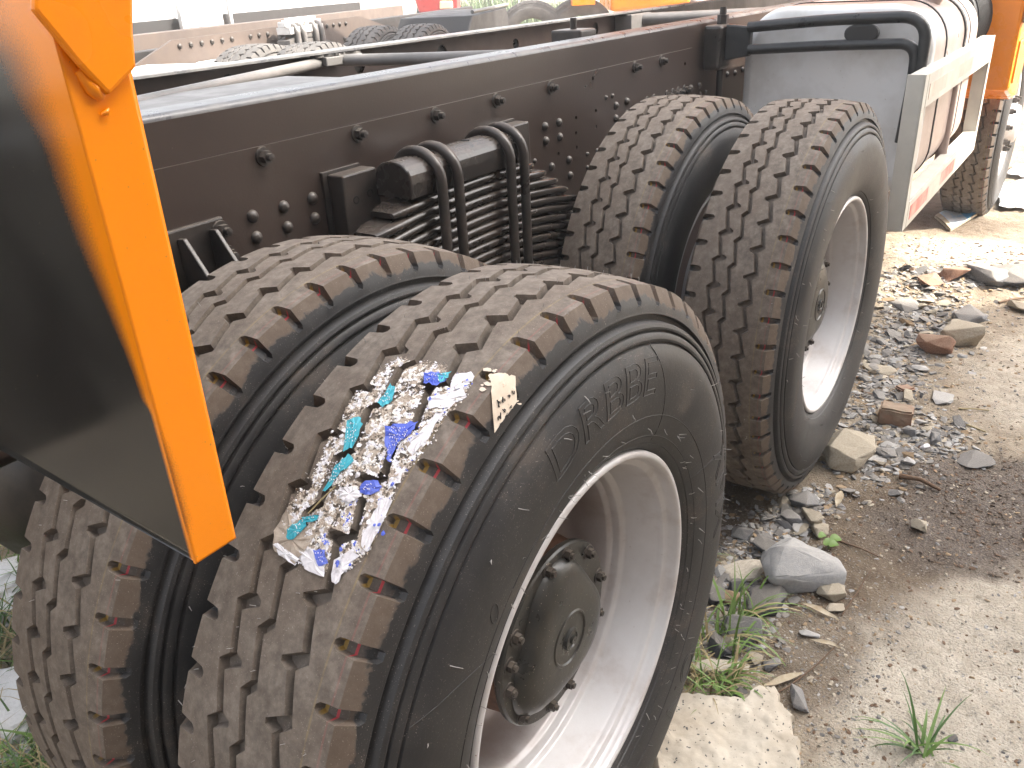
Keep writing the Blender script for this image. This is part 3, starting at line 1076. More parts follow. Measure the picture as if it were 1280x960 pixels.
def torn_label():
    outline = [(345, 672), (358, 640), (395, 590), (415, 545), (440, 500), (470, 470), (500, 448), (520, 455), (545, 455), (575, 470), (592, 470), (580, 500), (555, 520),
               (545, 545), (520, 575), (500, 605), (480, 650), (462, 690), (435, 715), (415, 720), (375, 705)]

    def inp(x, y):
        c = False
        j = len(outline) - 1
        for i in range(len(outline)):
            xi, yi = outline[i]
            xj, yj = outline[j]
            if (yi > y) != (yj > y) and x < (xj - xi) * (y - yi) / (yj - yi) + xi:
                c = not c
            j = i
        return c
    rd = random.Random(11)
    mb = MB()

    def flake(x, y, sz, m, lift=0.0, tilt=0.25, n=6, el=1.0):
        th, yy = cyl_hit(x, y)
        if in_groove(th, yy) and rd.random() < 0.8:
            return
        c = tread_pt(th, yy, 0.0006 + lift + rd.random() * 0.0009)
        nrm = Vector((-math.cos(th), 0, math.sin(th)))
        u = Vector((0, 1, 0))
        v = nrm.cross(u)
        a0 = rd.random() * 6.28
        ca, sa = math.cos(a0), math.sin(a0)
        tl = (rd.gauss(0, tilt), rd.gauss(0, tilt))
        pts = []
        for i in range(n):
            a = 2 * math.pi * i / n
            rr = sz * rd.uniform(0.55, 1.15)
            p, q = rr * math.cos(a) * el, rr * math.sin(a)
            p, q = p * ca - q * sa, p * sa + q * ca
            h = max(-0.0004, p * tl[0] + q * tl[1])
            pts.append(c + u * p + v * q + nrm * h)
        cc = c + nrm * abs(rd.gauss(0, 0.0006))
        mb.add(pts + [cc], [(i, (i + 1) % n, n) for i in range(n)], m)
    # what is left of the sheet: a finely torn skin on the rib tops
    ths, ys = zip(*[cyl_hit(*p) for p in outline])
    t0, t1, y0, y1 = min(ths), max(ths), min(ys), max(ys)
    nt_, ny_ = int((t1 - t0) * 0.549 / 0.0013), int((y1 - y0) / 0.0013)
    TH, YY = np.meshgrid(np.linspace(t0, t1, nt_ + 1), np.linspace(y0, y1, ny_ + 1), indexing='ij')
    gx_, gy_ = TH * 549, YY * 1000
    nz1 = fbm(gx_ / 9.0, gy_ / 9.0, 71, 4)
    nz2 = fbm(gx_ / 2.4, gy_ / 2.4, 72, 3)
    nz3 = fbm(gx_ / 5.0, gy_ / 5.0, 73, 3)
    jit = RNG.normal(0, 0.00038, (2,) + TH.shape)
    hgt = 0.0004 + 0.0026 * np.clip(nz2 - 0.35, 0, 1) + 0.0004 * RNG.random(TH.shape)
    idx = {}

    def vid(i, j):
        k = (i, j)
        if k not in idx:
            idx[k] = len(mb.v)
            th = TH[i, j] + jit[0, i, j] / 0.549
            mb.v.append(tuple(tread_pt(th, YY[i, j] + jit[1, i, j], hgt[i, j])))
        return idx[k]

    def to_px(p):
        d = p - CAM_LOC
        z = d.dot(FW)
        return 640 + FOC * d.dot(RT) / z, 480 - FOC * d.dot(UP) / z
    for i in range(nt_):
        for j in range(ny_):
            if nz1[i, j] < 0.36 and nz2[i, j] < 0.60:
                continue
            if nz2[i, j] < 0.27:
                continue
            th, yy = TH[i, j], YY[i, j]
            x, y = to_px(tread_pt(th, yy, 0))
            if not inp(x + rd.gauss(0, 2), y + rd.gauss(0, 2)) or in_groove(th, yy):
                continue
            lean = (x - 345 - (720 - y) * 0.75) / 120
            q_ = nz3[i, j]
            if q_ < 0.47:
                mm = 2
            elif q_ < 0.56:
                mm = 0
            elif lean > 0.15 and nz1[i, j] > 0.60:
                mm = 3 if nz2[i, j] > 0.52 else 1
            else:
                mm = 1
            mb.f.append((vid(i, j), vid(i + 1, j), vid(i + 1, j + 1), vid(i, j + 1)))
            mb.mi.append(mm)
            mb.sm.append(False)
    for k in range(420):
        x, y = rd.uniform(340, 595), rd.uniform(445, 725)
        if inp(x, y):
            flake(x, y, rd.choice([0.0014, 0.0018, 0.0024, 0.0034]), rd.choice((0, 1, 1, 2)), rd.random() * 0.0012, 0.4)

    # larger printed pieces, torn
    def piece(pts, m, lift=0.0018, wob=0.0012):
        n = len(pts)
        P = []
        sub = []
        for i in range(n):
            a, b = pts[i], pts[(i + 1) % n]
            for k in range(4):
                f = k / 4
                sub.append((a[0] + (b[0] - a[0]) * f + rd.gauss(0, 0.7), a[1] + (b[1] - a[1]) * f + rd.gauss(0, 0.7)))
        cx, cy = sum(p[0] for p in sub) / len(sub), sum(p[1] for p in sub) / len(sub)
        ring = []
        for sc_ in (1.0, 0.6):
            for p in sub:
                th, yy = cyl_hit(cx + (p[0] - cx) * sc_, cy + (p[1] - cy) * sc_)
                ring.append(tread_pt(th, yy, lift + rd.gauss(0, wob) * 0.5))
        th, yy = cyl_hit(cx, cy)
        ring.append(tread_pt(th, yy, lift))
        if m in (3, 4):            # broken white print across the coloured scraps
            xa, xb = min(p[0] for p in sub), max(p[0] for p in sub)
            ya, yb = min(p[1] for p in sub), max(p[1] for p in sub)
            for row in range(max(1, int((yb - ya) / 7))):
                for k_ in range(int((xb - xa) / 3.2)):
                    if rd.random() < 0.35:
                        continue
                    u_, v_ = cx + (xa + 3.2 * k_ - cx) * 0.62, cy + (ya + 4 + 7 * row - cy) * 0.62
                    th_, y_ = cyl_hit(u_, v_)
                    th2, y2 = cyl_hit(u_ + rd.uniform(-1.2, 1.6), v_ + rd.uniform(-2.4, 2.4))
                    mb.tube([tread_pt(th_, y_, lift + 0.0012), tread_pt(th2, y2, lift + 0.0012)], 0.00042, 4, m=1, caps=False)
        k = len(sub)
        fs = [(i, (i + 1) % k, k + (i + 1) % k, k + i) for i in range(k)] + [(k + i, k + (i + 1) % k, 2 * k) for i in range(k)]
        mb.add(ring, fs, m, False)
    W = 1
    piece([(345, 665), (360, 640), (380, 655), (398, 668), (385, 690), (372, 705), (356, 695), (346, 688)], 2)
    piece([(344, 682), (352, 680), (378, 700), (374, 708), (357, 698)], W, 0.0026)
    piece([(378, 690), (396, 688), (412, 700), (408, 722), (385, 712)], 1, 0.0024)
    piece([(396, 690), (411, 688), (413, 706), (402, 710)], 3, 0.0034)
    piece([(364, 660), (384, 650), (388, 660), (372, 676), (362, 676)], 4, 0.003)
    piece([(382, 648), (404, 645), (400, 652), (384, 656)], 4, 0.003)
    piece([(437, 528), (452, 524), (457, 534), (444, 562), (432, 568)], 4, 0.003)
    piece([(424, 585), (440, 570), (446, 578), (424, 598), (412, 618), (406, 615)], 4, 0.003)
    piece([(476, 508), (490, 485), (497, 488), (492, 505), (480, 513)], 4, 0.003)
    piece([(484, 536), (505, 532), (525, 530), (515, 545), (500, 556), (492, 572), (484, 560)], 3, 0.003)
    piece([(488, 556), (496, 560), (490, 580), (486, 578)], 3, 0.003)
    piece([(532, 470), (550, 468), (560, 478), (545, 486), (532, 482)], 3, 0.003)
    piece([(548, 472), (566, 468), (562, 476), (552, 482)], 4, 0.0036)
    piece([(455, 606), (475, 602), (480, 612), (466, 622), (452, 618)], 3, 0.003)
    piece([(428, 612), (446, 610), (456, 622), (440, 630), (428, 625)], 1, 0.0026)
    piece([(566, 474), (590, 466), (594, 472), (580, 486), (562, 492)], W, 0.002)
    piece([(536, 500), (580, 488), (584, 496), (556, 512), (538, 512)], W, 0.002)
    piece([(508, 560), (530, 536), (545, 518), (556, 516), (536, 548), (515, 572)], W, 0.002)
    piece([(452, 680), (468, 640), (485, 622), (492, 628), (474, 664), (460, 692)], W, 0.002)
    piece([(420, 700), (440, 690), (450, 694), (432, 716), (424, 732), (416, 726)], W, 0.002)
    piece([(488, 600), (500, 588), (508, 584), (500, 604), (488, 614)], W, 0.002)
    for k in range(12):            # broken blue print on the white strips
        x, y = rd.choice([(575, 482), (560, 500), (535, 540), (475, 650), (470, 665), (440, 702), (545, 505), (520, 560), (497, 600)])
        flake(x + rd.gauss(0, 7), y + rd.gauss(0, 6), rd.uniform(0.0012, 0.0032), 3, 0.0032, 0.15)
    o = mb.build('torn_label', ['paper', 'paper_white', 'paper_brown', 'paper_blue', 'paper_cyan'], wA, recalc=False)
    o['label'] = 'torn blue and white paper label'
    # straw caught in it
    MB().tube([tread_pt(*cyl_hit(x, y), 0.006) for x, y in ((392, 645), (408, 628), (425, 612))], 0.0009, 5).build('straw', 'grass_dry', wA)


torn_label()


def note():
    mb = MB()
    nu, nv = 12, 10
    # quad in the picture: four corners, bent over the shoulder
    c00, c10, c11, c01 = (610, 470), (645, 462), (653, 497), (621, 530)
    vs = []
    rd = random.Random(5)
    for j in range(nv + 1):
        for i in range(nu + 1):
            u, v = i / nu, j / nv
            x = (c00[0] * (1 - u) + c10[0] * u) * (1 - v) + (c01[0] * (1 - u) + c11[0] * u) * v
            y = (c00[1] * (1 - u) + c10[1] * u) * (1 - v) + (c01[1] * (1 - u) + c11[1] * u) * v
            if i in (0, nu) or j in (0, nv):
                x += rd.gauss(0, 0.6)
                y += rd.gauss(0, 0.6)
            th, yy = cyl_hit(x, y, 0.548)
            yy = max(yy, -0.1345)
            if yy < -0.106:
                k = -0.106 - yy
                r = 0.5455 - 0.854 * k * 1.1
                yv = -0.106 - k * 0.52 * 1.1
            else:
                r, yv = tread_r(yy), yy
            vs.append(Vector((-(r + 0.0016) * math.cos(th), yv - 0.0012, (r + 0.0016) * math.sin(th))))
    fs = [(j * (nu + 1) + i, j * (nu + 1) + i + 1, (j + 1) * (nu + 1) + i + 1, (j + 1) * (nu + 1) + i) for j in range(nv) for i in range(nu)]
    mb.add(vs, fs, 0, True)

    def on(u, v):
        i, j = u * nu, v * nv
        i0, j0 = min(int(i), nu - 1), min(int(j), nv - 1)
        fu, fv = i - i0, j - j0
        g = lambda a, b: vs[b * (nu + 1) + a]
        p = (g(i0, j0) * (1 - fu) + g(i0 + 1, j0) * fu) * (1 - fv) + (g(i0, j0 + 1) * (1 - fu) + g(i0 + 1, j0 + 1) * fu) * fv
        return p * 1.0009 + Vector((0, -0.0006, 0))
    strokes = []
    for (u0, v0, s) in ((0.16, 0.42, 1), (0.16, 0.62, 1), (0.36, 0.38, 0.9), (0.36, 0.56, 1), (0.62, 0.32, 1), (0.64, 0.55, 0.8), (0.80, 0.30, 0.9), (0.22, 0.80, 1.1), (0.48, 0.70, 0.9)):
        for k in range(4):
            a, b = rd.uniform(0, 0.15) * s, rd.uniform(0, 0.13) * s
            c, d = rd.uniform(0, 0.15) * s, rd.uniform(0, 0.13) * s
            strokes.append(((u0 + a, v0 + b), (u0 + c, v0 + d)))
    for a, b in strokes:
        pts = [on(min(1, a[0] + (b[0] - a[0]) * k / 3), min(1, a[1] + (b[1] - a[1]) * k / 3)) for k in range(4)]
        mb.tube(pts, 0.00055, 4, m=1, caps=False)
    # loose scraps of the same paper above it
    for k in range(26):
        x, y = rd.uniform(600, 642), rd.uniform(458, 490)
        if y > 500 - (x - 600) * 0.4:
            continue
        th, yy = cyl_hit(x, y)
        c = tread_pt(th, yy, 0.001)
        nrm = Vector((-math.cos(th), 0, math.sin(th)))
        t = nrm.cross(Vector((0, 1, 0)))
        n = 6
        sz = rd.uniform(0.001, 0.004)
        mb.add([c + (Vector((0, 1, 0)) * math.cos(6.28 * i / n) * 1.5 + t * math.sin(6.28 * i / n)) * sz * rd.uniform(0.6, 1.2) for i in range(n)], [tuple(range(n))], 0)
    o = mb.build('handwritten_sticker', ['note_paper', 'ink'], wA, recalc=False)
    o['label'] = 'small cream sticker with handwriting in black ink'


note()

# ---------------------------------------------------------------- frame rails
FY, FZ, SZ, FAR = 0.718, 0.734, 0.648, 1.446
RB = 0.27            # bottom of the web


def plate_holes(outline, holes, t, fn, name, material, parent, hr_seg=14):
    """flat plate with round holes: outline [(a,b)], holes [(a,b,r)], thickness t, fn(a,b,h)->point"""
    vs = [Vector(p) for p in outline]
    es = [(i, (i + 1) % len(outline)) for i in range(len(outline))]
    for a, b, r in holes:
        o = len(vs)
        vs += [Vector((a + r * math.cos(2 * math.pi * i / hr_seg), b + r * math.sin(2 * math.pi * i / hr_seg))) for i in range(hr_seg)]
        es += [(o + i, o + (i + 1) % hr_seg) for i in range(hr_seg)]
    co, edges, faces, ov, *_ = delaunay_2d_cdt(vs, es, [], 1, 1e-6)
    keep = []
    for f in faces:
        cx, cy = sum(co[i].x for i in f) / len(f), sum(co[i].y for i in f) / len(f)
        if not any(math.hypot(cx - a, cy - b) < r * 0.98 for a, b, r in holes):
            keep.append(tuple(f))
    mb = MB()
    n = len(co)
    V = [fn(p.x, p.y, 0) for p in co] + [fn(p.x, p.y, t) for p in co]
    F = keep + [tuple(i + n for i in f)[::-1] for f in keep]
    cnt = {}
    for f in keep:
        for i in range(len(f)):
            e = (f[i], f[(i + 1) % len(f)])
            k = tuple(sorted(e))
            cnt[k] = None if k in cnt else e
    for e in cnt.values():
        if e:
            F.append((e[1], e[0], e[0] + n, e[1] + n))
    mb.add(V, F)
    return mb.build(name, material, parent)


XR0, XR1 = -1.6, 6.6


def rail(y_out, sgn, label, web_holes, dark=True):
    """C rail; web on y_out, flanges towards sgn"""
    root = empty('frame_rail', (2.0, y_out, RB), truck)
    tag(root, label)
    plate_holes([(XR0, RB), (XR1, RB), (XR1, FZ - 0.012), (XR0, FZ - 0.012)], web_holes, 0.008,
                lambda a, b, h: (a, y_out + sgn * h, b), 'web', 'chassis' if sgn > 0 else 'chassis_brown', root)
    if sgn < 0:
        MB().box2((XR0, y_out + 0.004, RB), (XR1, y_out + 0.009, FZ - 0.02)).build('hole_backing', 'chassis_dark', root)  # dark plate added behind the web so its holes read dark
    # rounded corner and flanges
    for top in (True, False):
        mb = MB()
        zc = FZ - 0.012 if top else RB + 0.0
        s = 1 if top else -1
        prof = []
        for i in range(7):
            a = math.pi / 2 * i / 6
            prof.append((y_out + sgn * (0.012 - 0.012 * math.cos(a)), zc + s * 0.012 * math.sin(a)))
        prof.append((y_out + sgn * 0.078, zc + s * 0.012))
        prof.append((y_out + sgn * 0.080, zc + s * 0.010))
        prof.append((y_out + sgn * 0.080, zc + s * 0.004))
        prof.append((y_out + sgn * 0.012, zc + s * 0.004))
        prof.append((y_out + sgn * 0.008, zc))
        n = len(prof)
        NX = 60
        vs = []
        rd = random.Random(3)
        for k in range(NX + 1):
            x = XR0 + (XR1 - XR0) * k / NX
            vs += [(x, a, b) for a, b in prof]
        fs = [(k * n + i, k * n + i + 1, (k + 1) * n + i + 1, (k + 1) * n + i) for k in range(NX) for i in range(n - 1)]
        mb.add(vs, fs, 0, True)
        o = mb.build('flange', 'flange_top' if top else 'chassis', root)
        o.data.set_sharp_from_angle(angle=R(40))
    return root


holesN = [(1.377, .528, .006), (1.376, .484, .006), (1.497, .531, .006), (1.497, .484, .006), (1.479, .626, .007), (1.274, .442, .006), (1.379, .442, .006), (2.15, .60, .006), (2.55, .50, .006),
          (2.62, .50, .006), (2.75, .47, .006), (2.95, .47, .006)]
railN = rail(FY, 1, 'near frame rail with riveted side plate', [])
# doubler plate carried on the near rail
dbl = plate_holes([(XR0, RB + 0.01), (2.46, RB + 0.01), (2.46, 0.50), (2.32, 0.60), (2.215, SZ), (XR0, SZ)], holesN, 0.007,
                  lambda a, b, h: (a, FY - 0.0015 - h, b), 'side_plate', 'chassis', railN)
railF = rail(FAR + 0.08, -1, 'far frame rail with round lightening holes', [(0.797, .672, .030), (1.33, .672, .026), (1.772, .668, .030), (2.262, .66, .022), (2.94, .672, .028), (3.7, .67, .028), (0.2, .60, .03)])
YP = FY - 0.0085        # face of the side plate


def bolt_mesh():
    mb = MB()
    mb.lathe([(0.0, 0.0185), (-0.0035, 0.0175), (-0.0035, 0.0)], 20)
    hp = [(0.0125 * math.cos(R(60 * i)), 0.0125 * math.sin(R(60 * i))) for i in range(6)]
    mb.prism(hp, -0.0035, -0.016, lambda a, b, h: (a, h, b))
    mb.lathe([(-0.016, 0.0075), (-0.026, 0.0072), (-0.027, 0.0)], 12)
    return to_mesh(mb, 'bolt', ['bolt'], 30)


def rivet_mesh(r=0.0125):
    mb = MB()
    mb.lathe([(0.0, r), (-0.25 * r, r * 0.97), (-0.55 * r, r * 0.80), (-0.78 * r, r * 0.5), (-0.88 * r, 0.001)], 16)
    return to_mesh(mb, 'rivet', ['bolt'])


BOLT, RIVET = bolt_mesh(), rivet_mesh()
for x in (-0.05, 0.22, 0.474, 0.734, 0.98, 1.241, 1.756, 1.952):
    child('bolt', BOLT, railN, (x, YP, 0.629), (0, random.random(), 0))
for x, z in ((.17, .527), (.247, .527), (.323, .527), (.17, .486), (.248, .486), (.322, .486),
             (1.203, .530), (1.279, .529), (1.206, .490), (1.281, .488), (1.624, .528), (1.697, .531), (1.623, .489), (1.698, .492), (1.232, .413), (1.330, .414), (1.335, .367)):
    child('rivet', RIVET, railN, (x, YP, z))
for x in (1.848, 1.903, 2.006, 2.055, 2.10, 2.155, 2.205, 2.286):
    child('bolt', RIVET if x > 2.16 else BOLT, railN, (x, YP, 0.51), (0, random.random(), 0))
for i in range(9):
    child('rivet', RIVET, railN, (2.50 + i * 0.085, FY, 0.512 + 0.004 * (i % 2)))

SMALL = rivet_mesh(0.008)
for i in range(12):
    child('rivet', SMALL, railN, (1.86 + i * 0.055, YP if 1.86 + i * 0.055 < 2.4 else FY, 0.478))
for x, z in ((1.10, .445), (1.145, .445), (1.10, .40), (1.145, .40), (1.44, .41), (1.50, .41), (1.44, .37), (1.50, .37), (1.56, .56), (1.60, .56)):
    child('rivet', SMALL, railN, (x, YP, z))
# left hand bracket with two sloping ribs
br = MB()
br.box2((-0.14, YP - 0.012, 0.40), (0.098, YP, 0.546))
br.build('spring_hanger', 'chassis_dark', truck, bevel=0.004)
hang = bpy.data.objects['spring_hanger']
for x in (0.0, 0.066):
    rb = MB()
    rb.prism([(YP - 0.012, 0.530), (YP - 0.030, 0.532), (YP - 0.16, 0.36), (YP - 0.012, 0.36)], x - 0.0045, x + 0.0045, lambda a, b, h: (h, a, b))
    rb.build('rib', 'chassis_dark', hang, bevel=0.002)
for x, z in ((0.086, .523), (0.090, .476), (0.012, .40)):
    child('bolt', BOLT, hang, (x, YP - 0.013, z))

# ---------------------------------------------------------------- bump blocks beside the spring
for x0, x1, zt in ((0.365, 0.465, 0.566), (0.945, 1.050, 0.570)):
    b0 = MB()
    b0.prism([(x0, zt), (x1, zt), (x1 + 0.005, 0.40), (x0 - 0.005, 0.40)], 0.658, YP - 0.008, lambda a, b, h: (a, h, b))
    blk = b0.build('bump_block', 'chassis_dark', truck, bevel=0.004)
    tag(blk, None)
    MB().box2((x0 - 0.012, YP - 0.0078, 0.40), (x1 - 0.004, YP - 0.0002, zt + 0.006)).build('backing_plate', 'chassis_dark', blk, bevel=0.001)
    for dx in (0.3, 0.72):
        h = MB()
        h.lathe([(0.0, 0.0085), (-0.001, 0.0085), (-0.001, 0.0065), (0.004, 0.006), (0.004, 0.0)], 14, c=(x0 + (x1 - x0) * dx, 0.658, zt - 0.058 + 0.012 * dx))
        h.build('bolt_hole', 'hole', blk)

# ---------------------------------------------------------------- leaf spring
SPY0, SPY1 = 0.555, 0.645
spr = empty('leaf_spring', (0.68, 0.60, 0.27), truck)
tag(spr, 'thick black leaf spring pack held by four round clamps')


def leaf(x0, x1, zc, th, name='leaf', camber=0.05, xm=0.68, taper=True):
    mb = MB()
    n = 22
    hw, ht = (SPY1 - SPY0) / 2, th / 2
    yc = (SPY0 + SPY1) / 2
    sec = []
    for i in range(16):
        a = 2 * math.pi * i / 16
        cx = abs(math.cos(a)) ** 0.35 * (1 if math.cos(a) >= 0 else -1)
        sz_ = abs(math.sin(a)) ** 0.55 * (1 if math.sin(a) >= 0 else -1)
        sec.append((cx * hw, sz_ * ht))
    vs = []
    for k in range(n + 1):
        x = x0 + (x1 - x0) * k / n
        z = zc - camber * ((x - xm) / 0.5) ** 2
        e = min(x - x0, x1 - x) / 0.035
        s = 1.0 if (e >= 1 or not taper) else 0.72 + 0.28 * e
        hs = 1.0 if (e >= 1 or not taper) else 0.55 + 0.45 * e
        vs += [(x, yc + a * s, z + b * hs) for a, b in sec]
    m = len(sec)
    fs = [(k * m + i, k * m + (i + 1) % m, (k + 1) * m + (i + 1) % m, (k + 1) * m + i) for k in range(n) for i in range(m)]
    mb.add(vs, fs, 0, True)
    mb.add(vs[:m], [tuple(range(m))], 0)
    mb.add(vs[-m:], [tuple(range(m))], 0)
    o = mb.build(name, 'spring_steel', spr)
    o.data.set_sharp_from_angle(angle=R(50))
    return o


# clamp cap on top: a half-round block
cp = MB()
prof = [(SPY0 - 0.004, 0.508), (SPY0 - 0.004, 0.540)]
for i in range(1, 12):
    a = math.pi - math.pi * i / 12
    prof.append((0.60 + 0.049 * math.cos(a), 0.540 + 0.044 * math.sin(a) ** 0.7))
prof += [(SPY1 + 0.004, 0.540), (SPY1 + 0.004, 0.508)]
cp.prism(prof, 0.448, 0.872, lambda a, b, h: (h, a, b))
cp.build('clamp_block', 'spring_steel', spr, bevel=0.004)
MB().lathe([(0, 0.010), (0.0006, 0.010), (0.0006, 0.0)], 16, c=(0.70, 0.60, 0.5838), axis='z').build('grease_hole', 'hole', spr)
zz = 0.497
ends = [(0.405, 0.930), (0.350, 0.985), (0.310, 1.040), (0.27, 1.090), (0.22, 1.155), (0.17, 1.20), (0.12, 1.24), (0.08, 1.28), (0.04, 1.31), (0.0, 1.34), (-0.03, 1.37), (-0.03, 1.37)]
for i, (a, b) in enumerate(ends):
    leaf(a, b, zz, 0.0212, camber=0.045 + 0.004 * i)
    zz -= 0.0222
for x in (0.527, 0.583, 0.781, 0.837):
    path = [(x, 0.535, 0.16), (x, 0.535, 0.525)]
    path += arc((x, 0.60, 0.530), (0, -1, 0), (0, 0, 1), 0.065, R(4), R(176), 14)
    path += [(x, 0.665, 0.525), (x, 0.665, 0.16)]
    path = [Vector((p[0], p[1], p[2] if p[2] <= 0.53 else 0.53 + (p[2] - 0.53) * 0.95)) for p in path]
    MB().tube(path, 0.0115, 12).build('u_bolt', 'chassis_dark', spr)
MB().box2((0.47, 0.53, 0.10), (0.89, 0.67, 0.222)).build('spring_saddle', 'chassis_dark', spr, bevel=0.01)

# axles and cross parts
for X, Y0, Z in ((0, 0.12, 0), (XB, 0.18, ZB)):
    MB().tube([(X, Y0, Z), (X, 0.62, Z), (X, 0.75, Z), (X, 1.0, Z), (X, 1.2, Z), (X, 1.6, Z), (X, 2.0, Z)], [0.09, 0.085, 0.085, 0.16, 0.2, 0.09, 0.09], 24).build('axle', 'chassis_dark', truck)
MB().tube([(0.68, 0.55, 0.10), (0.68, 1.7, 0.10)], 0.07, 20).build('trunnion_shaft', 'chassis_dark', truck)

MB().box2((-0.72, 1.42, -0.36), (-0.705, 2.35, 0.62)).build('dark_screen', 'black_plastic', truck, bevel=0.003)  # added dark sheet that hides the bright ground at the left
MB().lathe([(-0.2, 0.05), (-0.17, 0.2), (0.0, 0.27), (0.17, 0.2), (0.2, 0.05)], 32, c=(-0.05, 1.12, 0.02)).build('differential', 'chassis_dark', truck)
# V brace and cross tube between the rails
apex = px(387, 82, 2, 0.70)
vb = MB()
vb.tube([(1.18, 1.50, 0.700), (0.60, 1.30, 0.700), (0.20, 1.16, 0.700), (-0.5, 0.95, 0.70)], 0.016, 12)
vb.tube([(1.18, 1.50, 0.700), (1.27, 1.16, 0.700), (1.40, 0.78, 0.700)], 0.018, 12)
vb.build('cross_brace', 'bg_steel', truck)
cpl = MB()
cpl.box2((0.15, 0.82, 0.700), (0.75, 1.22, 0.706))
cpl.build('cross_plate', 'bg_steel', truck)
mb = MB()
mb.box2((1.11, 1.44, 0.690), (1.27, 1.51, 0.716))
for k in range(9):
    mb.box((1.10 + 0.020 * k, 1.47, 0.716 + random.random() * 0.008), (0.03, 0.04, 0.012), rot=Matrix.Rotation(random.random() * 3, 3, 'Z'))
mb.build('rail_bracket', 'bg_steel', truck, bevel=0.003)
MB().tube([(3.22, 1.51, 0.69), (3.42, 1.10, 0.69), (3.62, 0.72, 0.69)], 0.030, 14).build('cross_tube', 'bg_steel', truck)
MB().box2((3.12, 1.42, 0.64), (3.34, 1.512, 0.72)).build('rail_bracket', 'bg_steel', truck, bevel=0.004)
cl = MB()
cl.box2((1.60, 0.82, 0.655), (1.70, 0.93, 0.752))
cl.tube([(1.65, 0.875, 0.75), (1.65, 0.875, 0.785)], 0.012, 6, smooth=False)
cl.build('hose_clip', 'chassis_dark', truck, bevel=0.008)

# clamp on the near rail with its long bolt, and the arm plate
ck = MB()
ck.box2((2.30, 0.640, 0.56), (2.41, YP - 0.001, 0.716))
clampb = ck.build('rail_clamp', 'chassis_dark', truck, bevel=0.012)
MB().tube([(2.375, 0.665, 0.30), (2.375, 0.665, 0.775)], 0.0125, 12).build('long_bolt', 'chassis_dark', clampb)
hp = [(0.021 * math.cos(R(60 * i)), 0.021 * math.sin(R(60 * i))) for i in range(6)]
MB().prism(hp, 0.7165, 0.748, lambda a, b, h: (2.375 + a, 0.665 + b, h)).build('nut', 'bolt', clampb)
ap = MB()
ap.prism([(0.6385, 0.717), (0.545, 0.708), (0.545, 0.608), (0.60, 0.598), (0.6385, 0.590)], 2.338, 2.375, lambda a, b, h: (h, a, b))
stay = ap.build('mudguard_stay', 'black_tube', truck, bevel=0.006)


def bent(pts, r, rad, name, n=8):
    """tube through corner points with rounded bends"""
    P = [Vector(p) for p in pts]
    path = [P[0]]
    for i in range(1, len(P) - 1):
        a, b, c = P[i - 1], P[i], P[i + 1]
        u, v = (a - b).normalized(), (c - b).normalized()
        L = min(rad, (a - b).length * 0.49, (c - b).length * 0.49)
        p0, p2 = b + u * L, b + v * L
        for k in range(n + 1):
            t = k / n
            path.append(p0 * (1 - t) ** 2 + b * 2 * t * (1 - t) + p2 * t * t)
    path.append(P[-1])
    return MB().tube(path, r, 14).build(name, 'black_tube', stay)


T = lambda x, y, X=2.345: px(x, y, 0, X)
bent([T(936, 34), T(1045, 24), T(1162, 20), T(1149, 92), T(1140, 140)], 0.019, 0.11, 'tube')
bent([T(936, 62), T(1050, 56), T(1146, 54), T(1141, 100), T(1125, 178)], 0.018, 0.12, 'tube')
q = T(1076, 42, 2.335)
gm = MB()
sec = []
for i in range(24):
    a = 2 * math.pi * i / 24
    sec.append((math.copysign(abs(math.cos(a)) ** 0.8, math.cos(a)) * 0.056, math.copysign(abs(math.sin(a)) ** 0.9, math.sin(a)) * 0.030))
gm.prism(sec, 2.335, 2.365, lambda a, b, h: (h, q.y + a, q.z + b))
gm.build('rubber_pad', 'black_plastic', stay, bevel=0.006)

# ---------------------------------------------------------------- fuel tank
tk = empty('fuel_tank', (2.9, 0.3, 0.12), truck)
tag(tk, 'pale grey metal fuel tank with black straps')


def rrect(y0, y1, z0, z1, r, n=10):
    P = []
    for cy, cz, a0 in ((y1 - r, z1 - r, 0), (y0 + r, z1 - r, 90), (y0 + r, z0 + r, 180), (y1 - r, z0 + r, 270)):
        P += [(cy + r * math.cos(R(a0 + 90 * i / n)), cz + r * math.sin(R(a0 + 90 * i / n))) for i in range(n + 1)]
    return P


TX0, TX1, TY0, TY1, TZ0, TZ1 = 2.43, 3.42, -0.055, 0.60, 0.115, 0.765
tb = MB()
rings = []
for x, ins in ((TX0, 0.035), (TX0 + 0.004, 0.018), (TX0 + 0.016, 0.005), (TX0 + 0.035, 0.0), (TX1 - 0.035, 0.0), (TX1 - 0.012, 0.006), (TX1, 0.035)):
    rings.append([(x, a, b) for a, b in rrect(TY0 + ins, TY1 - ins, TZ0 + ins, TZ1 - ins, 0.15 - ins)])
n = len(rings[0])
vs = [p for r_ in rings for p in r_]
tb.add(vs, [(k * n + i, k * n + (i + 1) % n, (k + 1) * n + (i + 1) % n, (k + 1) * n + i) for k in range(len(rings) - 1) for i in range(n)], 0, True)
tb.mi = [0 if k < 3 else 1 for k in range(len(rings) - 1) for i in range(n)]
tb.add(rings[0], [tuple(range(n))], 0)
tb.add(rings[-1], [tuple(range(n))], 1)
o = tb.build('tank_shell', ['tank', 'tank_side'], tk)
o.data.set_sharp_from_angle(angle=R(35))
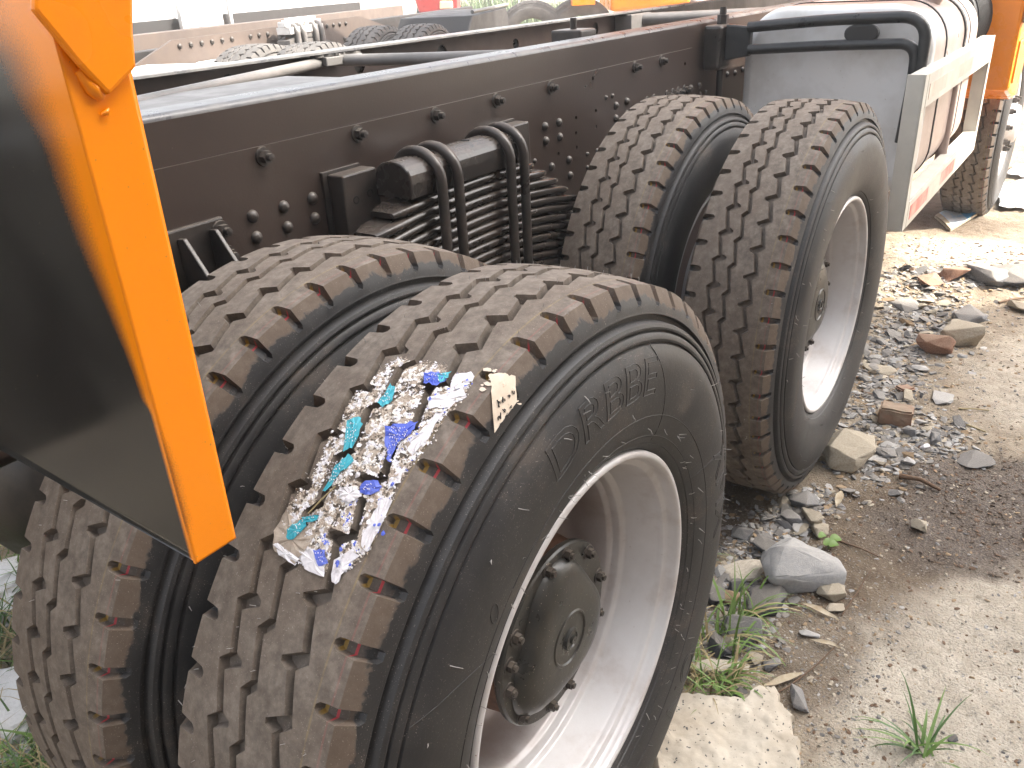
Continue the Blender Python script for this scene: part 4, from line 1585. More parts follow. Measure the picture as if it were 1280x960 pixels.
for x0, x1, g, mt_ in ((2.66, 2.675, 0.004, 'black_plastic'), (3.05, 3.085, 0.006, 'black_plastic'), (3.10, 3.15, 0.004, 'tank_side'), (3.165, 3.18, 0.004, 'black_plastic')):
    mb = MB()
    rr = [[(x, a, b) for a, b in rrect(TY0 - e, TY1 + e, TZ0 - e, TZ1 + e, 0.15 + e)] for x, e in ((x0, 0.0), (x0, g), (x1, g), (x1, 0.0))]
    mb.add([p for r_ in rr for p in r_], [(k * n + i, k * n + (i + 1) % n, (k + 1) * n + (i + 1) % n, (k + 1) * n + i) for k in range(3) for i in range(n)], 0)
    mb.build('strap', mt_, tk)
nk = px(1180, 14, 1, 0.03)
fnk = MB()
axd = Vector((0.1, -0.45, 1)).normalized()
base = Vector((2.82, 0.06, 0.735))
fnk.tube([base, base + axd * 0.09], 0.042, 20)
fnk.tube([base + axd * 0.09, base + axd * 0.125], 0.055, 20)
fnk.build('filler_neck', 'tank_side', tk)

# ribbed black intake cylinder behind the tank
ac = MB()
prof = []
for i in range(14):
    x = 0.03 * i
    prof += [(x, 0.20), (x + 0.01, 0.205), (x + 0.02, 0.20)]
ac.lathe([(0, 0.10)] + [(0.001 + a, r) for a, r in prof] + [(0.42, 0.1)], 40, axis='z')
acv = [(3.55 + v[2], 0.18 + v[0], 0.62 + v[1]) for v in ac.v]
ac.v = acv
ac.build('air_filter', 'black_plastic', truck)
mb = MB()
for k in range(14):
    mb.tube(arc((3.60 + 0.035 * k, 0.18, 0.62), (0, -1, 0), (0, 0, 1), 0.207, R(-40), R(150), 20), 0.006, 6)
mb.build('filter_rib', 'black_plastic', truck)

# ---------------------------------------------------------------- white side guard
gd = empty('side_guard', (2.9, -0.1, 0.08), truck)
tag(gd, 'white side guard frame with red and white reflective strips')
GX0, GX1, GY, GZ0, GZ1 = 2.115, 3.62, -0.10, 0.085, 0.578


def channel_post(x0, x1, parent):
    mb = MB()
    mb.box2((x0, GY + 0.0, GZ0), (x1, GY + 0.004, GZ1))
    mb.box2((x0, GY + 0.0042, GZ0), (x0 + 0.004, GY + 0.055, GZ1))
    return mb.build('post', 'guard_white', parent, bevel=0.0015)


channel_post(GX0, GX0 + 0.05, gd)
channel_post(GX1 - 0.05, GX1, gd)
for z0, z1 in ((GZ1 - 0.105, GZ1 - 0.001), (GZ0 + 0.0, GZ0 + 0.090)):
    mb = MB()
    mb.box2((GX0 + 0.0505, GY - 0.001, z0), (GX1 - 0.0505, GY + 0.003, z1))
    mb.box2((GX0 + 0.0045, GY + 0.0045, z1 - 0.004), (GX1 - 0.0045, GY + 0.05, z1))
    mb.box2((GX0 + 0.0045, GY + 0.0045, z0), (GX1 - 0.0045, GY + 0.05, z0 + 0.004))
    rl = mb.build('rail', 'guard_white', gd, bevel=0.0015)
    red = True
    x = GX0 + 0.08
    while x < GX1 - 0.2:
        L = 0.30 if red else 0.24
        MB().box2((x, GY - 0.0022, z0 + 0.022), (min(x + L, GX1 - 0.06), GY - 0.0012, z0 + 0.070)).build('reflective_strip', 'tape_red' if red and z0 < 0.3 and x < 2.9 else ('tape_pink' if red else 'tape_white'), rl)
        x += L
        red = not red
MB().tube([(3.02, -0.05, 0.10), (3.02, -0.05, 0.57)], 0.022, 14).build('stay', 'tank_side', gd)

# ---------------------------------------------------------------- cab at the far right
cab = empty('cab', (5.2, 0.5, 0.0), truck)
tag(cab, 'orange cab with boarding step panel')
cb = MB()
cb.prism([(3.98, 0.30), (4.30, 0.22), (4.42, 0.22), (4.44, 0.80), (4.52, 1.05), (4.0, 1.05)], -0.16, 0.35, lambda a, b, h: (a, h, b))
cb.build('step_panel', 'orange', cab, bevel=0.02)
cb = MB()
cb.prism([(4.45, 1.0), (4.62, 0.95), (5.0, 0.80), (5.5, 0.85), (6.4, 0.9), (6.4, 2.9), (4.5, 2.9)], -0.16, 2.3, lambda a, b, h: (a, h, b))
cb.build('cab_body', 'orange', cab, bevel=0.03)
MB().box2((4.02, -0.168, 0.33), (4.36, -0.161, 0.52)).build('step_lid', 'orange', cab, bevel=0.003)
MB().box2((4.0, -0.17, 0.66), (4.2, -0.161, 0.88)).build('vent_flap', 'black_plastic', cab, bevel=0.01)
MB().tube([(4.05, -0.17, 0.60), (4.16, -0.20, 0.60), (4.16, -0.21, 0.66)], 0.008, 8).build('hook', 'black_plastic', cab)
MB().box2((3.99, -0.175, 0.60), (4.02, -0.162, 0.86)).build('bracket', 'bg_grey', cab)
# front wheel
fw = empty('front_wheel', (5.0, 0.02, -0.01), truck)
child('tyre', TYRE, fw, (5.0, 0.02, -0.01), (0, 0.3, 0))
mb = MB()
mb.lathe([(-0.118, 0.306), (-0.126, 0.300), (-0.118, 0.288), (-0.10, 0.275), (-0.07, 0.262), (-0.085, 0.20), (-0.12, 0.16), (-0.13, 0.12), (-0.17, 0.10), (-0.18, 0.05), (-0.18, 0.001)], 64, c=(5.0, 0.02, -0.01))
mb.build('rim', 'silver', fw)
for i in range(10):
    a = R(36 * i)
    child('wheel_nut', BIGNUT, fw, (5.0 + 0.145 * math.cos(a), -0.105, -0.01 + 0.145 * math.sin(a)))
# front axle second orange bits beyond
MB().box2((3.4, 0.1, 0.2), (4.3, 0.5, 0.55)).build('battery_box', 'bg_dark', truck, bevel=0.01)

# ---------------------------------------------------------------- orange mudguard in the foreground
mg = empty('mudguard', (-0.5, 0.2, 0.45), truck)
tag(mg, 'orange mudguard with dark sprayed rear face')
MX, MY, MZ = -0.50, 0.005, 0.450


def mud_panel():
    NY, NZ = 60, 70
    vs, spray = [], []
    for j in range(NZ + 1):
        for i in range(NY + 1):
            y = MY + 0.62 * (i / NY) ** 1.3
            z0 = MZ + 0.05 * (y - MY)
            z = z0 + (1.25 - z0) * (j / NZ)
            vs.append((MX, y, z))
            # distance to the orange edge; the sprayed band widens towards the top
            d = y - MY
            wd = 0.010 + 0.030 * float(sstep(0.60, 0.80, np.array([z]))[0]) + 0.020 * float(sstep(0.80, 0.86, np.array([z]))[0]) + 0.08 * float(sstep(0.865, 0.92, np.array([z]))[0])
            if z < 0.60:
                wd *= 0.35
            s = 1.0 - (d - 0.001) / wd * 0.65
            spray.append(max(0.0, min(1.0, s)))
    fs = [(j * (NY + 1) + i, j * (NY + 1) + i + 1, (j + 1) * (NY + 1) + i + 1, (j + 1) * (NY + 1) + i) for j in range(NZ) for i in range(NY)]
    mb = MB()
    mb.add(vs, fs, 0, True)
    k = len(vs)
    mb.add([(x + 0.003, y, z) for x, y, z in vs], [f[::-1] for f in fs], 0, True)
    spray += spray
    edge = [i for i in range(NY + 1)]
    mb.f += [(a, a + 1, a + 1 + k, a + k) for a in edge[:-1]]
    mb.mi += [0] * NY
    mb.sm += [False] * NY
    o = mb.build('rear_face', 'panel', mg, recalc=False)
    a = o.data.attributes.new('spray', 'FLOAT', 'POINT')
    a.data.foreach_set('value', np.array(spray, np.float32))
    return o


mud_panel()
fl = MB()
NU, NV = 14, 110
vs, spr_ = [], []
for j in range(NV + 1):
    z = MZ - 0.001 + (1.25 - MZ) * (j / NV) ** 1.25
    wd_ = 0.045 + 0.011 * (z - MZ) / 0.8
    for i in range(NU + 1):
        u = i / NU
        vs.append((MX - 0.0012 + wd_ * u, MY - 0.0035, z))
        dark = 0.62 * (1 - float(sstep(0.54, 0.66, np.array([z]))[0])) * max(0, 1 - u / 0.42) * float(sstep(0.452, 0.50, np.array([z]))[0] * 0.75 + 0.25)
        spr_.append(1.15 - dark)
gf = [(j * (NU + 1) + i, j * (NU + 1) + i + 1, (j + 1) * (NU + 1) + i + 1, (j + 1) * (NU + 1) + i) for j in range(NV) for i in range(NU)]
fl.add(vs, gf, 0, True)
k = len(vs)
fl.add([(x, y + 0.003, z) for x, y, z in vs], [f[::-1] for f in gf], 0, True)
spr_ += [1.15] * k
for a_, b_ in [((j * (NU + 1) + NU), ((j + 1) * (NU + 1) + NU)) for j in range(NV)] + [(i, i + 1) for i in range(NU)] + [(j * (NU + 1), (j + 1) * (NU + 1)) for j in range(NV)]:
    fl.f.append((a_, b_, b_ + k, a_ + k))
    fl.mi.append(0)
    fl.sm.append(False)
o = fl.build('side_flange', 'panel', mg)
at_ = o.data.attributes.new('spray', 'FLOAT', 'POINT')
at_.data.foreach_set('value', np.array(spr_, np.float32))
# folded gusset lapped over the top of the flange, pointing down
gs = MB()
g_ = [px(x, y, 1, MY - 0.008) for x, y in ((133, 120), (168, 84), (164, 40), (163, -40), (40, -40), (38, 12), (98, 84))]
gs.prism([(p.x, p.z) for p in g_], MY - 0.012, MY - 0.0045, lambda a, b, h: (a, h, b))
gs.build('gusset', 'orange', mg, bevel=0.003)
wd = MB()
w0, w1 = px(97, 88, 1, MY - 0.004), px(126, 122, 1, MY - 0.004)
wd.tube([w0, (w0 + w1) / 2 + Vector((0.001, -0.001, -0.003)), w1], [0.003, 0.006, 0.004], 10)
wd.build('weld_bead', 'orange', mg)
wd = MB()
p_ = px(127, 143, 1, MY - 0.005)
wd.tube([p_, p_ + Vector((0.003, -0.002, 0.001)), p_ + Vector((0.006, 0, 0.003))], [0.0012, 0.0022, 0.001], 8)
wd.build('weld_spatter', 'orange', mg)

# ================================================================== STONES AND LITTER
def rock_mesh(seed, flat=0.7, n=18, sub=1, rough=0.06):
    rd = random.Random(seed)
    bm = bmesh.new()
    for i in range(n):
        d = Vector((rd.gauss(0, 1), rd.gauss(0, 1), rd.gauss(0, 1))).normalized()
        d = d / (abs(d.x) ** 4 + abs(d.y) ** 4 + abs(d.z) ** 4) ** 0.25
        d *= rd.uniform(0.80, 1.0)
        bm.verts.new((d.x, d.y, d.z * flat))
    res = bmesh.ops.convex_hull(bm, input=bm.verts)
    bmesh.ops.delete(bm, geom=[g for g in res['geom_interior'] if isinstance(g, bmesh.types.BMVert)], context='VERTS')
    if sub:
        bmesh.ops.bevel(bm, geom=list(bm.edges), offset=0.05, segments=2, affect='EDGES', profile=0.6)
        bmesh.ops.triangulate(bm, faces=bm.faces)
        for k in range(sub):
            bmesh.ops.subdivide_edges(bm, edges=[e for e in bm.edges if e.calc_length() > 0.22], cuts=1)
            bmesh.ops.triangulate(bm, faces=bm.faces)
        from mathutils import noise as mn
        for v in bm.verts:
            v.co += v.co.normalized() * rough * mn.noise(v.co * 3.0 + Vector((seed, 0, 0))) + v.co.normalized() * rough * 0.5 * mn.noise(v.co * 9.0)
    bmesh.ops.recalc_face_normals(bm, faces=bm.faces)
    me = bpy.data.meshes.new('rock')
    bm.to_mesh(me)
    bm.free()
    if sub:
        me.polygons.foreach_set('use_smooth', [True] * len(me.polygons))
        me.set_sharp_from_angle(angle=R(34))
    return me


def stone(name, seed, pos, size, material, label, cat='stone', flat=0.75, rot=None, group=None, sink=0.25, n=13):
    me = rock_mesh(seed, flat, n, 2)
    me.materials.append(MATS[material])
    z = gz(pos.x, pos.y)
    o = link(name, me, None, (pos.x, pos.y, z + size[2] * flat * (1 - sink) * 0.9))
    o.scale = size
    o.rotation_euler = rot or (0, 0, seed * 1.3)
    return tag(o, label, cat, group)


G = gp
stone('stone', 1, G(999, 728), (0.085, 0.105, 0.095), 'stone_bluegrey', 'large pale blue-grey stone, biggest of the pile beside the near tyre', rot=(0.12, 0.12, 0.6), flat=0.75, n=26)
stone('stone', 2, G(957, 758), (0.062, 0.048, 0.045), 'stone_dark', 'dark slate-grey angular stone leaning against the big blue-grey stone', rot=(0.2, 0, -0.5))
stone('stone', 3, G(925, 792), (0.055, 0.048, 0.05), 'stone_grey', 'speckled grey stone behind the grass blades beside the near tyre', rot=(0, 0.3, 0.9))
stone('stone', 4, G(899, 813), (0.036, 0.034, 0.032), 'stone_dark', 'round dark grey stone nearest the tyre, touching a pale pebble')
stone('stone', 5, G(916, 811), (0.024, 0.026, 0.026), 'stone_pale', 'pale pebble touching the round dark grey stone')
stone('stone', 6, G(912, 752), (0.030, 0.026, 0.026), 'stone_tan', 'rounded tan pebble between the dark stones beside the tyre')
stone('stone', 7, G(1039, 744), (0.040, 0.038, 0.034), 'stone_pale', 'cream angular stone right of the big blue-grey stone')
stone('stone', 8, G(1034, 722), (0.030, 0.036, 0.028), 'stone_grey', 'small blue-grey stone behind the cream angular stone')
stone('stone', 9, G(1044, 763), (0.030, 0.018, 0.012), 'stone_pale', 'thin white flat pebble in front of the cream stone', rot=(0, 0, -0.6))
stone('stone', 10, G(1003, 877), (0.036, 0.030, 0.026), 'stone_grey', 'grey wedge stone standing alone beside the concrete slab', rot=(0.2, 0.1, 0.4), n=12)
stone('stone', 11, G(1060, 574), (0.105, 0.085, 0.075), 'stone_pale', 'large cream boulder in front of the farther tyre', rot=(0.1, 0.0, -0.3), n=14)
stone('stone', 12, G(1200, 428), (0.085, 0.085, 0.085), 'stone_pale', 'upright cream stone beside the red brick lump', rot=(0, 0.1, 0.3), n=13)
stone('brick_lump', 13, G(1168, 438), (0.080, 0.072, 0.065), 'brick', 'broken red brick lump left of the upright cream stone', 'brick', n=14)
stone('stone', 14, G(1206, 403), (0.085, 0.075, 0.055), 'stone_grey', 'dark grey stone behind the upright cream stone')
stone('stone', 15, G(1217, 579), (0.062, 0.045, 0.035), 'stone_grey', 'long grey stone alone at the edge of the damp soil', rot=(0, 0, -0.9), flat=0.55)
stone('stone', 16, G(1150, 661), (0.026, 0.025, 0.022), 'stone_pale', 'small cream stone alone on the damp dark soil')
stone('stone', 17, G(1014, 652), (0.050, 0.036, 0.034), 'stone_pale', 'white angular stone in the row leading from the farther tyre', rot=(0, 0.1, 0.7), n=14)
stone('stone', 18, G(1004, 630), (0.055, 0.045, 0.04), 'stone_grey', 'grey stone just behind the white angular stone in the row')
stone('stone', 19, G(1022, 668), (0.036, 0.030, 0.028), 'stone_pale', 'beige stone just in front of the white angular stone')
stone('stone', 20, G(1134, 547), (0.026, 0.028, 0.032), 'stone_grey', 'small grey stone right beside the brick fragment', n=14)
stone('stone', 21, G(1164, 552), (0.034, 0.032, 0.028), 'stone_grey', 'small square grey stone, second right of the brick fragment', n=12)
stone('stone', 22, G(1156, 561), (0.021, 0.017, 0.014), 'paper_white', 'small bright white pebble in front of the square grey stone')
stone('stone', 23, G(1107, 568), (0.036, 0.03, 0.022), 'stone_grey', 'flat grey stone between the cream boulder and the brick fragment', flat=0.5)
stone('stone', 24, G(1099, 578), (0.026, 0.022, 0.018), 'stone_bluegrey', 'pale grey chip right of the cream boulder', flat=0.5)
stone('stone', 25, G(1230, 350), (0.13, 0.10, 0.065), 'stone_grey', 'grey slab stone behind the rubble at the right', n=14)
stone('brick_lump', 26, G(1196, 350), (0.10, 0.08, 0.05), 'brick', 'orange-red brick piece in the rubble behind the upright cream stone', 'brick')
stone('stone', 27, G(1266, 351), (0.15, 0.12, 0.06), 'stone_dark', 'dark slate stone at the right end of the rubble')
stone('stone', 28, G(1103, 464), (0.055, 0.04, 0.018), 'stone_pale', 'oval cream flat stone on the slate chips beside the farther tyre', flat=0.5)
stone('stone', 29, G(1176, 499), (0.055, 0.045, 0.016), 'stone_bluegrey', 'thin pale grey flake stone lying flat behind the brick fragment', flat=0.5)
stone('stone', 30, G(1272, 387), (0.075, 0.05, 0.03), 'stone_pale', 'flat cream stone at the right edge under a stick')
stone('stone', 31, G(1165, 355), (0.09, 0.055, 0.035), 'brick', 'reddish flat fragment at the left end of the rubble')
stone('stone', 32, G(1130, 384), (0.095, 0.075, 0.03), 'stone_grey', 'broad flat grey stone in the slate chips beyond the farther tyre', flat=0.6)
stone('stone', 33, G(945, 877), (0.040, 0.035, 0.03), 'stone_pale', 'pale lump breaking off the top edge of the concrete slab')
stone('stone', 34, G(990, 650), (0.045, 0.035, 0.03), 'stone_grey', 'blue-grey stone left of the white angular stone')
stone('stone', 35, G(960, 690), (0.050, 0.04, 0.034), 'stone_dark', 'dark blue-grey stone behind the big blue-grey stone')
stone('stone', 36, G(928, 670), (0.034, 0.03, 0.028), 'stone_grey', 'small grey stone in shade behind the near tyre')
stone('stone', 37, G(894, 748), (0.045, 0.04, 0.036), 'stone_dark', 'dark stone pressed against the near tyre')
stone('stone', 38, G(962, 832), (0.028, 0.024, 0.02), 'stone_grey', 'small grey stone right of the pale root-like stone')
stone('stone', 39, G(944, 828), (0.022, 0.02, 0.018), 'stone_pale', 'small cream stone behind the end of the pale root-like stone')
stone('stone', 40, G(1011, 793), (0.026, 0.018, 0.012), 'stone_bluegrey', 'thin bluish chip lying alone in front of the big blue-grey stone', flat=0.5)
stone('stone', 41, G(925, 738), (0.034, 0.03, 0.026), 'stone_dark', 'dark stone under the fallen pinkish slab')
stone('stone', 42, G(928, 872), (0.022, 0.020, 0.018), 'stone_dark', 'dark little stone half hidden in the grass above the concrete slab')
stone('stone', 43, G(1189, 925), (0.013, 0.012, 0.012), 'stone_dark', 'tiny dark pebble right of the green tuft')

# pinkish fallen slab and the pale long stone
stone('stone', 44, G(935, 716), (0.075, 0.045, 0.022), 'slab', 'flat pinkish slab stone left of the big blue-grey stone', flat=0.6, rot=(0.05, -0.05, -0.7), n=14)
stone('stone', 45, G(898, 838), (0.085, 0.024, 0.020), 'slab', 'long pale root-like stone lying across the grass', rot=(0, 0, -0.95), n=16)


def irregular_slab():
    pts = [(818, 968), (822, 905), (838, 886), (880, 884), (930, 884), (955, 866), (972, 872), (978, 892), (992, 905), (990, 925), (1000, 940), (996, 985), (820, 1010)]
    rd = random.Random(8)
    W = [G(*p) for p in pts]
    poly = []
    for i in range(len(W)):
        a, b = W[i], W[(i + 1) % len(W)]
        for k in range(5):
            f = k / 5
            p = a.lerp(b, f)
            poly.append((p.x + rd.gauss(0, 0.003), p.y + rd.gauss(0, 0.003)))
    cx, cy = sum(p[0] for p in poly) / len(poly), sum(p[1] for p in poly) / len(poly)
    n = len(poly)
    xs, ys_ = [p[0] for p in poly], [p[1] for p in poly]

    def inside_(x, y, P):
        c = False
        j = len(P) - 1
        for i in range(len(P)):
            if (P[i][1] > y) != (P[j][1] > y) and x < (P[j][0] - P[i][0]) * (y - P[i][1]) / (P[j][1] - P[i][1]) + P[i][0]:
                c = not c
            j = i
        return c
    ringp = [[(cx + (x - cx) * q, cy + (y - cy) * q) for x, y in poly] for q in (1.0, 0.975, 0.94)]
    V2 = [Vector(p) for p in ringp[0] + ringp[1] + ringp[2]]
    E2 = [(r * n + i, r * n + (i + 1) % n) for r in range(3) for i in range(n)]
    gx0 = min(xs)
    while gx0 < max(xs):
        gy0 = min(ys_)
        while gy0 < max(ys_):
            p = (gx0 + rd.gauss(0, 0.001), gy0 + rd.gauss(0, 0.001))
            if inside_(p[0], p[1], ringp[2]):
                V2.append(Vector(p))
            gy0 += 0.006
        gx0 += 0.006
    co, _, fc, *_ = delaunay_2d_cdt(V2, E2, [], 1, 1e-6)
    P3 = []
    X_, Y_ = np.array([p.x for p in co]), np.array([p.y for p in co])
    hn_ = 0.016 * (fbm(X_ * 22, Y_ * 22, 5, 4) - 0.5) + 0.006 * (fbm(X_ * 90, Y_ * 90, 6, 2) - 0.5)
    for p, hh in zip(co, hn_):
        if not inside_(p.x, p.y, [(cx + (x - cx) * 0.995, cy + (y - cy) * 0.995) for x, y in poly]):
            z = 0.016
        elif not inside_(p.x, p.y, [(cx + (x - cx) * 0.965, cy + (y - cy) * 0.965) for x, y in poly]):
            z = 0.034 + hh * 0.5
        else:
            z = 0.040 + hh
        P3.append((p.x, p.y, -0.545 + z))
    mb = MB()
    mb.add(P3, [tuple(f) for f in fc], 0, True)
    base_ = [(cx + (x - cx) * 1.015, cy + (y - cy) * 1.015, -0.57) for x, y in poly]
    rim_ = [(x, y, -0.545 + 0.016) for x, y in poly]
    mb.add(rim_ + base_, [(i, (i + 1) % n, n + (i + 1) % n, n + i) for i in range(n)], 0, False)
    o = mb.build('concrete_slab', 'slab')
    o.data.set_sharp_from_angle(angle=R(40))
    tag(o, 'broken cream concrete slab with dark specks at the bottom edge', 'slab')


irregular_slab()


def brick(name, c, size, rz, label, material):
    bm = bmesh.new()
    bmesh.ops.create_cube(bm, size=1.0)
    bmesh.ops.scale(bm, vec=size, verts=bm.verts)
    bmesh.ops.bevel(bm, geom=list(bm.edges), offset=0.006, segments=2, affect='EDGES')
    bmesh.ops.triangulate(bm, faces=bm.faces)
    for k in range(3):
        bmesh.ops.subdivide_edges(bm, edges=[e for e in bm.edges if e.calc_length() > 0.02], cuts=1)
        bmesh.ops.triangulate(bm, faces=bm.faces)
    from mathutils import noise as mn
    for v in bm.verts:
        v.co += Vector((mn.noise(v.co * 30), mn.noise(v.co * 30 + Vector((9, 0, 0))), mn.noise(v.co * 30 + Vector((0, 9, 0))))) * 0.004
    me = bpy.data.meshes.new(name)
    bm.to_mesh(me)
    bm.free()
    me.materials.append(MATS[material])
    o = link(name, me, None, c)
    o.rotation_euler = (0.03, 0.05, rz)
    return tag(o, label, 'brick')


q = G(1118, 528)
brick('brick', (q.x, q.y, gz(q.x, q.y) + 0.030), (0.075, 0.105, 0.062), 0.15, 'half red-brown brick standing on the stone chips in front of the farther tyre', 'brick_dirty')
q = G(1131, 487)
brick('brick', (q.x, q.y, gz(q.x, q.y) + 0.006), (0.05, 0.06, 0.014), 0.9, 'small flat orange brick chip behind the half brick', 'brick')

# medium chips: individuals that share a few meshes
BANDS = [((0.86, -0.02), (1.10, -0.06), 0.07), ((1.10, -0.06), (1.40, -0.10), 0.06), ((1.55, -0.19), (2.0, -0.22), 0.09), ((1.85, -0.15), (2.35, -0.10), 0.12),
         ((2.3, -0.10), (2.75, -0.08), 0.10), ((2.6, -0.12), (3.1, -0.06), 0.12), ((3.0, 0.0), (3.6, -0.08), 0.14), ((3.5, -0.05), (3.75, -0.5), 0.12), ((0.60, -0.10), (0.88, -0.08), 0.07), ((1.7, -0.25), (1.95, -0.36), 0.06)]
ROCKS = [rock_mesh(100 + i, random.uniform(0.35, 0.8), 12, 0) for i in range(10)]
CH = []
for i, me in enumerate(ROCKS):
    for mm in ('stone_grey', 'stone_dark', 'stone_bluegrey', 'stone_pale', 'stone_tan'):
        c = me.copy()
        c.materials.append(MATS[mm])
        CH.append((mm, c))
rd = random.Random(21)
kinds = {'stone_grey': 'small grey stone chip in the gravel strip beside the wheels', 'stone_dark': 'small dark slate chip in the gravel strip beside the wheels',
         'stone_bluegrey': 'small pale blue-grey chip in the gravel strip beside the wheels', 'stone_pale': 'small cream stone chip in the gravel strip beside the wheels', 'stone_tan': 'small tan stone chip in the gravel strip beside the wheels'}
for i in range(240):
    a, b, wd_ = rd.choice(BANDS)
    t = rd.random()
    x, y = a[0] + (b[0] - a[0]) * t + rd.gauss(0, wd_ * 0.6), a[1] + (b[1] - a[1]) * t + rd.gauss(0, wd_ * 0.7)
    if any(math.hypot(x - wx, 0.6 * (y - wy)) < 0.13 for wx, wy in ((0, 0), (XB, YBB))):
        continue
    mm, me = rd.choice(CH)
    if mm == 'stone_tan' and rd.random() < 0.7:
        mm, me = CH[0]
    s = rd.uniform(0.010, 0.024) * (0.75 + 0.22 * x)
    o = link('stone_chip', me, None, (x, y, gz(x, y) + s * 0.25))
    o.scale = (s * rd.uniform(0.8, 1.5), s * rd.uniform(0.8, 1.2), s * rd.uniform(0.5, 0.9))
    o.rotation_euler = (rd.gauss(0, 0.3), rd.gauss(0, 0.3), rd.random() * 6.28)
    tag(o, kinds[mm], 'stone', 'chips: ' + mm.split('_')[1] + ' stones in the gravel strip')


def gravel():
    mats_ = ['stone_grey', 'stone_dark', 'stone_bluegrey', 'stone_pale', 'stone_tan', 'twig', 'damp_clod']
    mb = MB()
    rd = random.Random(31)
    shapes = []
    for me in ROCKS:
        shapes.append(([v.co.copy() for v in me.vertices], [tuple(p.vertices) for p in me.polygons]))

    def put(x, y, s, m):
        V, F = rd.choice(shapes)
        M = Matrix.Rotation(rd.random() * 6.28, 3, 'Z') @ Matrix.Rotation(rd.gauss(0, 0.35), 3, 'X')
        sc_ = (s * rd.uniform(0.8, 1.5), s * rd.uniform(0.8, 1.2), s * rd.uniform(0.4, 0.8))
        c = Vector((x, y, gzs(x, y) + s * 0.15))
        mb.add([M @ Vector((v.x * sc_[0], v.y * sc_[1], v.z * sc_[2])) + c for v in V], F, m)
    pts = []
    for i in range(7500):
        a, b, wd_ = rd.choice(BANDS)
        t = rd.random()
        pts.append((a[0] + (b[0] - a[0]) * t + rd.gauss(0, wd_ * 0.75), a[1] + (b[1] - a[1]) * t + rd.gauss(0, wd_ * 0.8), 0))
    for i in range(9500):
        x = 0.3 + 3.9 * rd.random() ** 1.3
        pts.append((x, -1.0 + 1.25 * rd.random(), 1))
    for i in range(1200):
        pts.append((rd.uniform(0.45, 1.0), rd.uniform(-0.45, 0.0), 1))
    for i in range(900):
        pts.append((1.55 + max(-0.32, min(0.5, rd.gauss(0, 0.2))), -0.5 + max(-0.25, min(0.25, rd.gauss(0, 0.13))), 2))
    P = np.array([(p[0], p[1]) for p in pts])
    Z = ground_z(P[:, 0], P[:, 1])
    zmap = {}
    global gzs
    for (x, y, k), z in zip(pts, Z):
        zmap[(x, y)] = float(z)
    gzs = lambda x, y: zmap[(x, y)]
    for x, y, k in pts:
        if any(math.hypot(x - wx, 0.6 * (y - wy)) < 0.10 for wx, wy in ((0, 0), (XB, YBB))):
            continue
        if k == 0:
            s = rd.choice([0.003, 0.004, 0.006, 0.008, 0.011]) * (0.75 + 0.22 * x)
            m = rd.choices(range(6), [5, 3, 3, 2.0, 1.0, 0.3])[0]
        elif k == 2:               # crumbs of damp earth
            s = rd.choice([0.002, 0.003, 0.004, 0.006])
            m = rd.choices((5, 6), (1, 4))[0]
        else:
            s = rd.choice([0.0014, 0.0018, 0.0024, 0.003, 0.0042, 0.006]) * (0.7 + 0.2 * x)
            m = rd.choices(range(6), [2, 1.5, 1, 3, 2, 2])[0]
        put(x, y, s, m)
    o = mb.build('gravel', mats_, None, recalc=False)
    tag(o, 'fine grey and beige gravel scattered over the bare earth', 'gravel', kind='stuff')


gravel()


# ---------------------------------------------------------------- grass, weeds, twigs, litter
def blade(mb, p, d, L, wdt, droop, m, n=6):
    p, d = Vector(p), Vector(d).normalized()
    s = d.cross(Vector((0, 0, 1)))
    s = s.normalized() if s.length > 1e-3 else Vector((1, 0, 0))
    h = Vector((d.x, d.y, 0))
    vs = []
    q = p.copy()
    dd = d.copy()
    for i in range(n + 1):
        f = i / n
        ww = wdt * (1 - f ** 1.6) * (0.7 + 0.6 * min(1, f * 3)) * 0.5
        nrm = s.cross(dd).normalized()
        vs += [q - s * ww + nrm * ww * 0.35, q + s * ww + nrm * ww * 0.35]
        q = q + dd * (L / n)
        dd = (dd + Vector((h.x * 0.1, h.y * 0.1, -droop)) * (1.0 / n) * (0.5 + 1.6 * f)).normalized()
    fs = [(2 * i, 2 * i + 1, 2 * i + 3, 2 * i + 2) for i in range(n)]
    mb.add(vs, fs, m, True)


def tuft(name, c, n, L, wdt, mats_, label, seed, spread=0.012, lean=(0, 0), droop=1.6, cat='grass tuft', up=0.7, group=None, wts=None):
    rd = random.Random(seed)
    mb = MB()
    for i in range(n):
        a = rd.random() * 6.28
        d = Vector((math.cos(a) * rd.uniform(0.3, 1) + lean[0], math.sin(a) * rd.uniform(0.3, 1) + lean[1], up * rd.uniform(0.6, 1.5)))
        blade(mb, (c.x + rd.gauss(0, spread), c.y + rd.gauss(0, spread), gz(c.x, c.y) - 0.004), d, L * rd.uniform(0.5, 1.15), wdt * rd.uniform(0.6, 1.2), droop * rd.uniform(0.6, 1.4),
              rd.choices(range(len(mats_)), wts)[0] if wts else rd.randrange(len(mats_)))
    o = mb.build(name, mats_, None, recalc=False)
    return tag(o, label, cat, group)


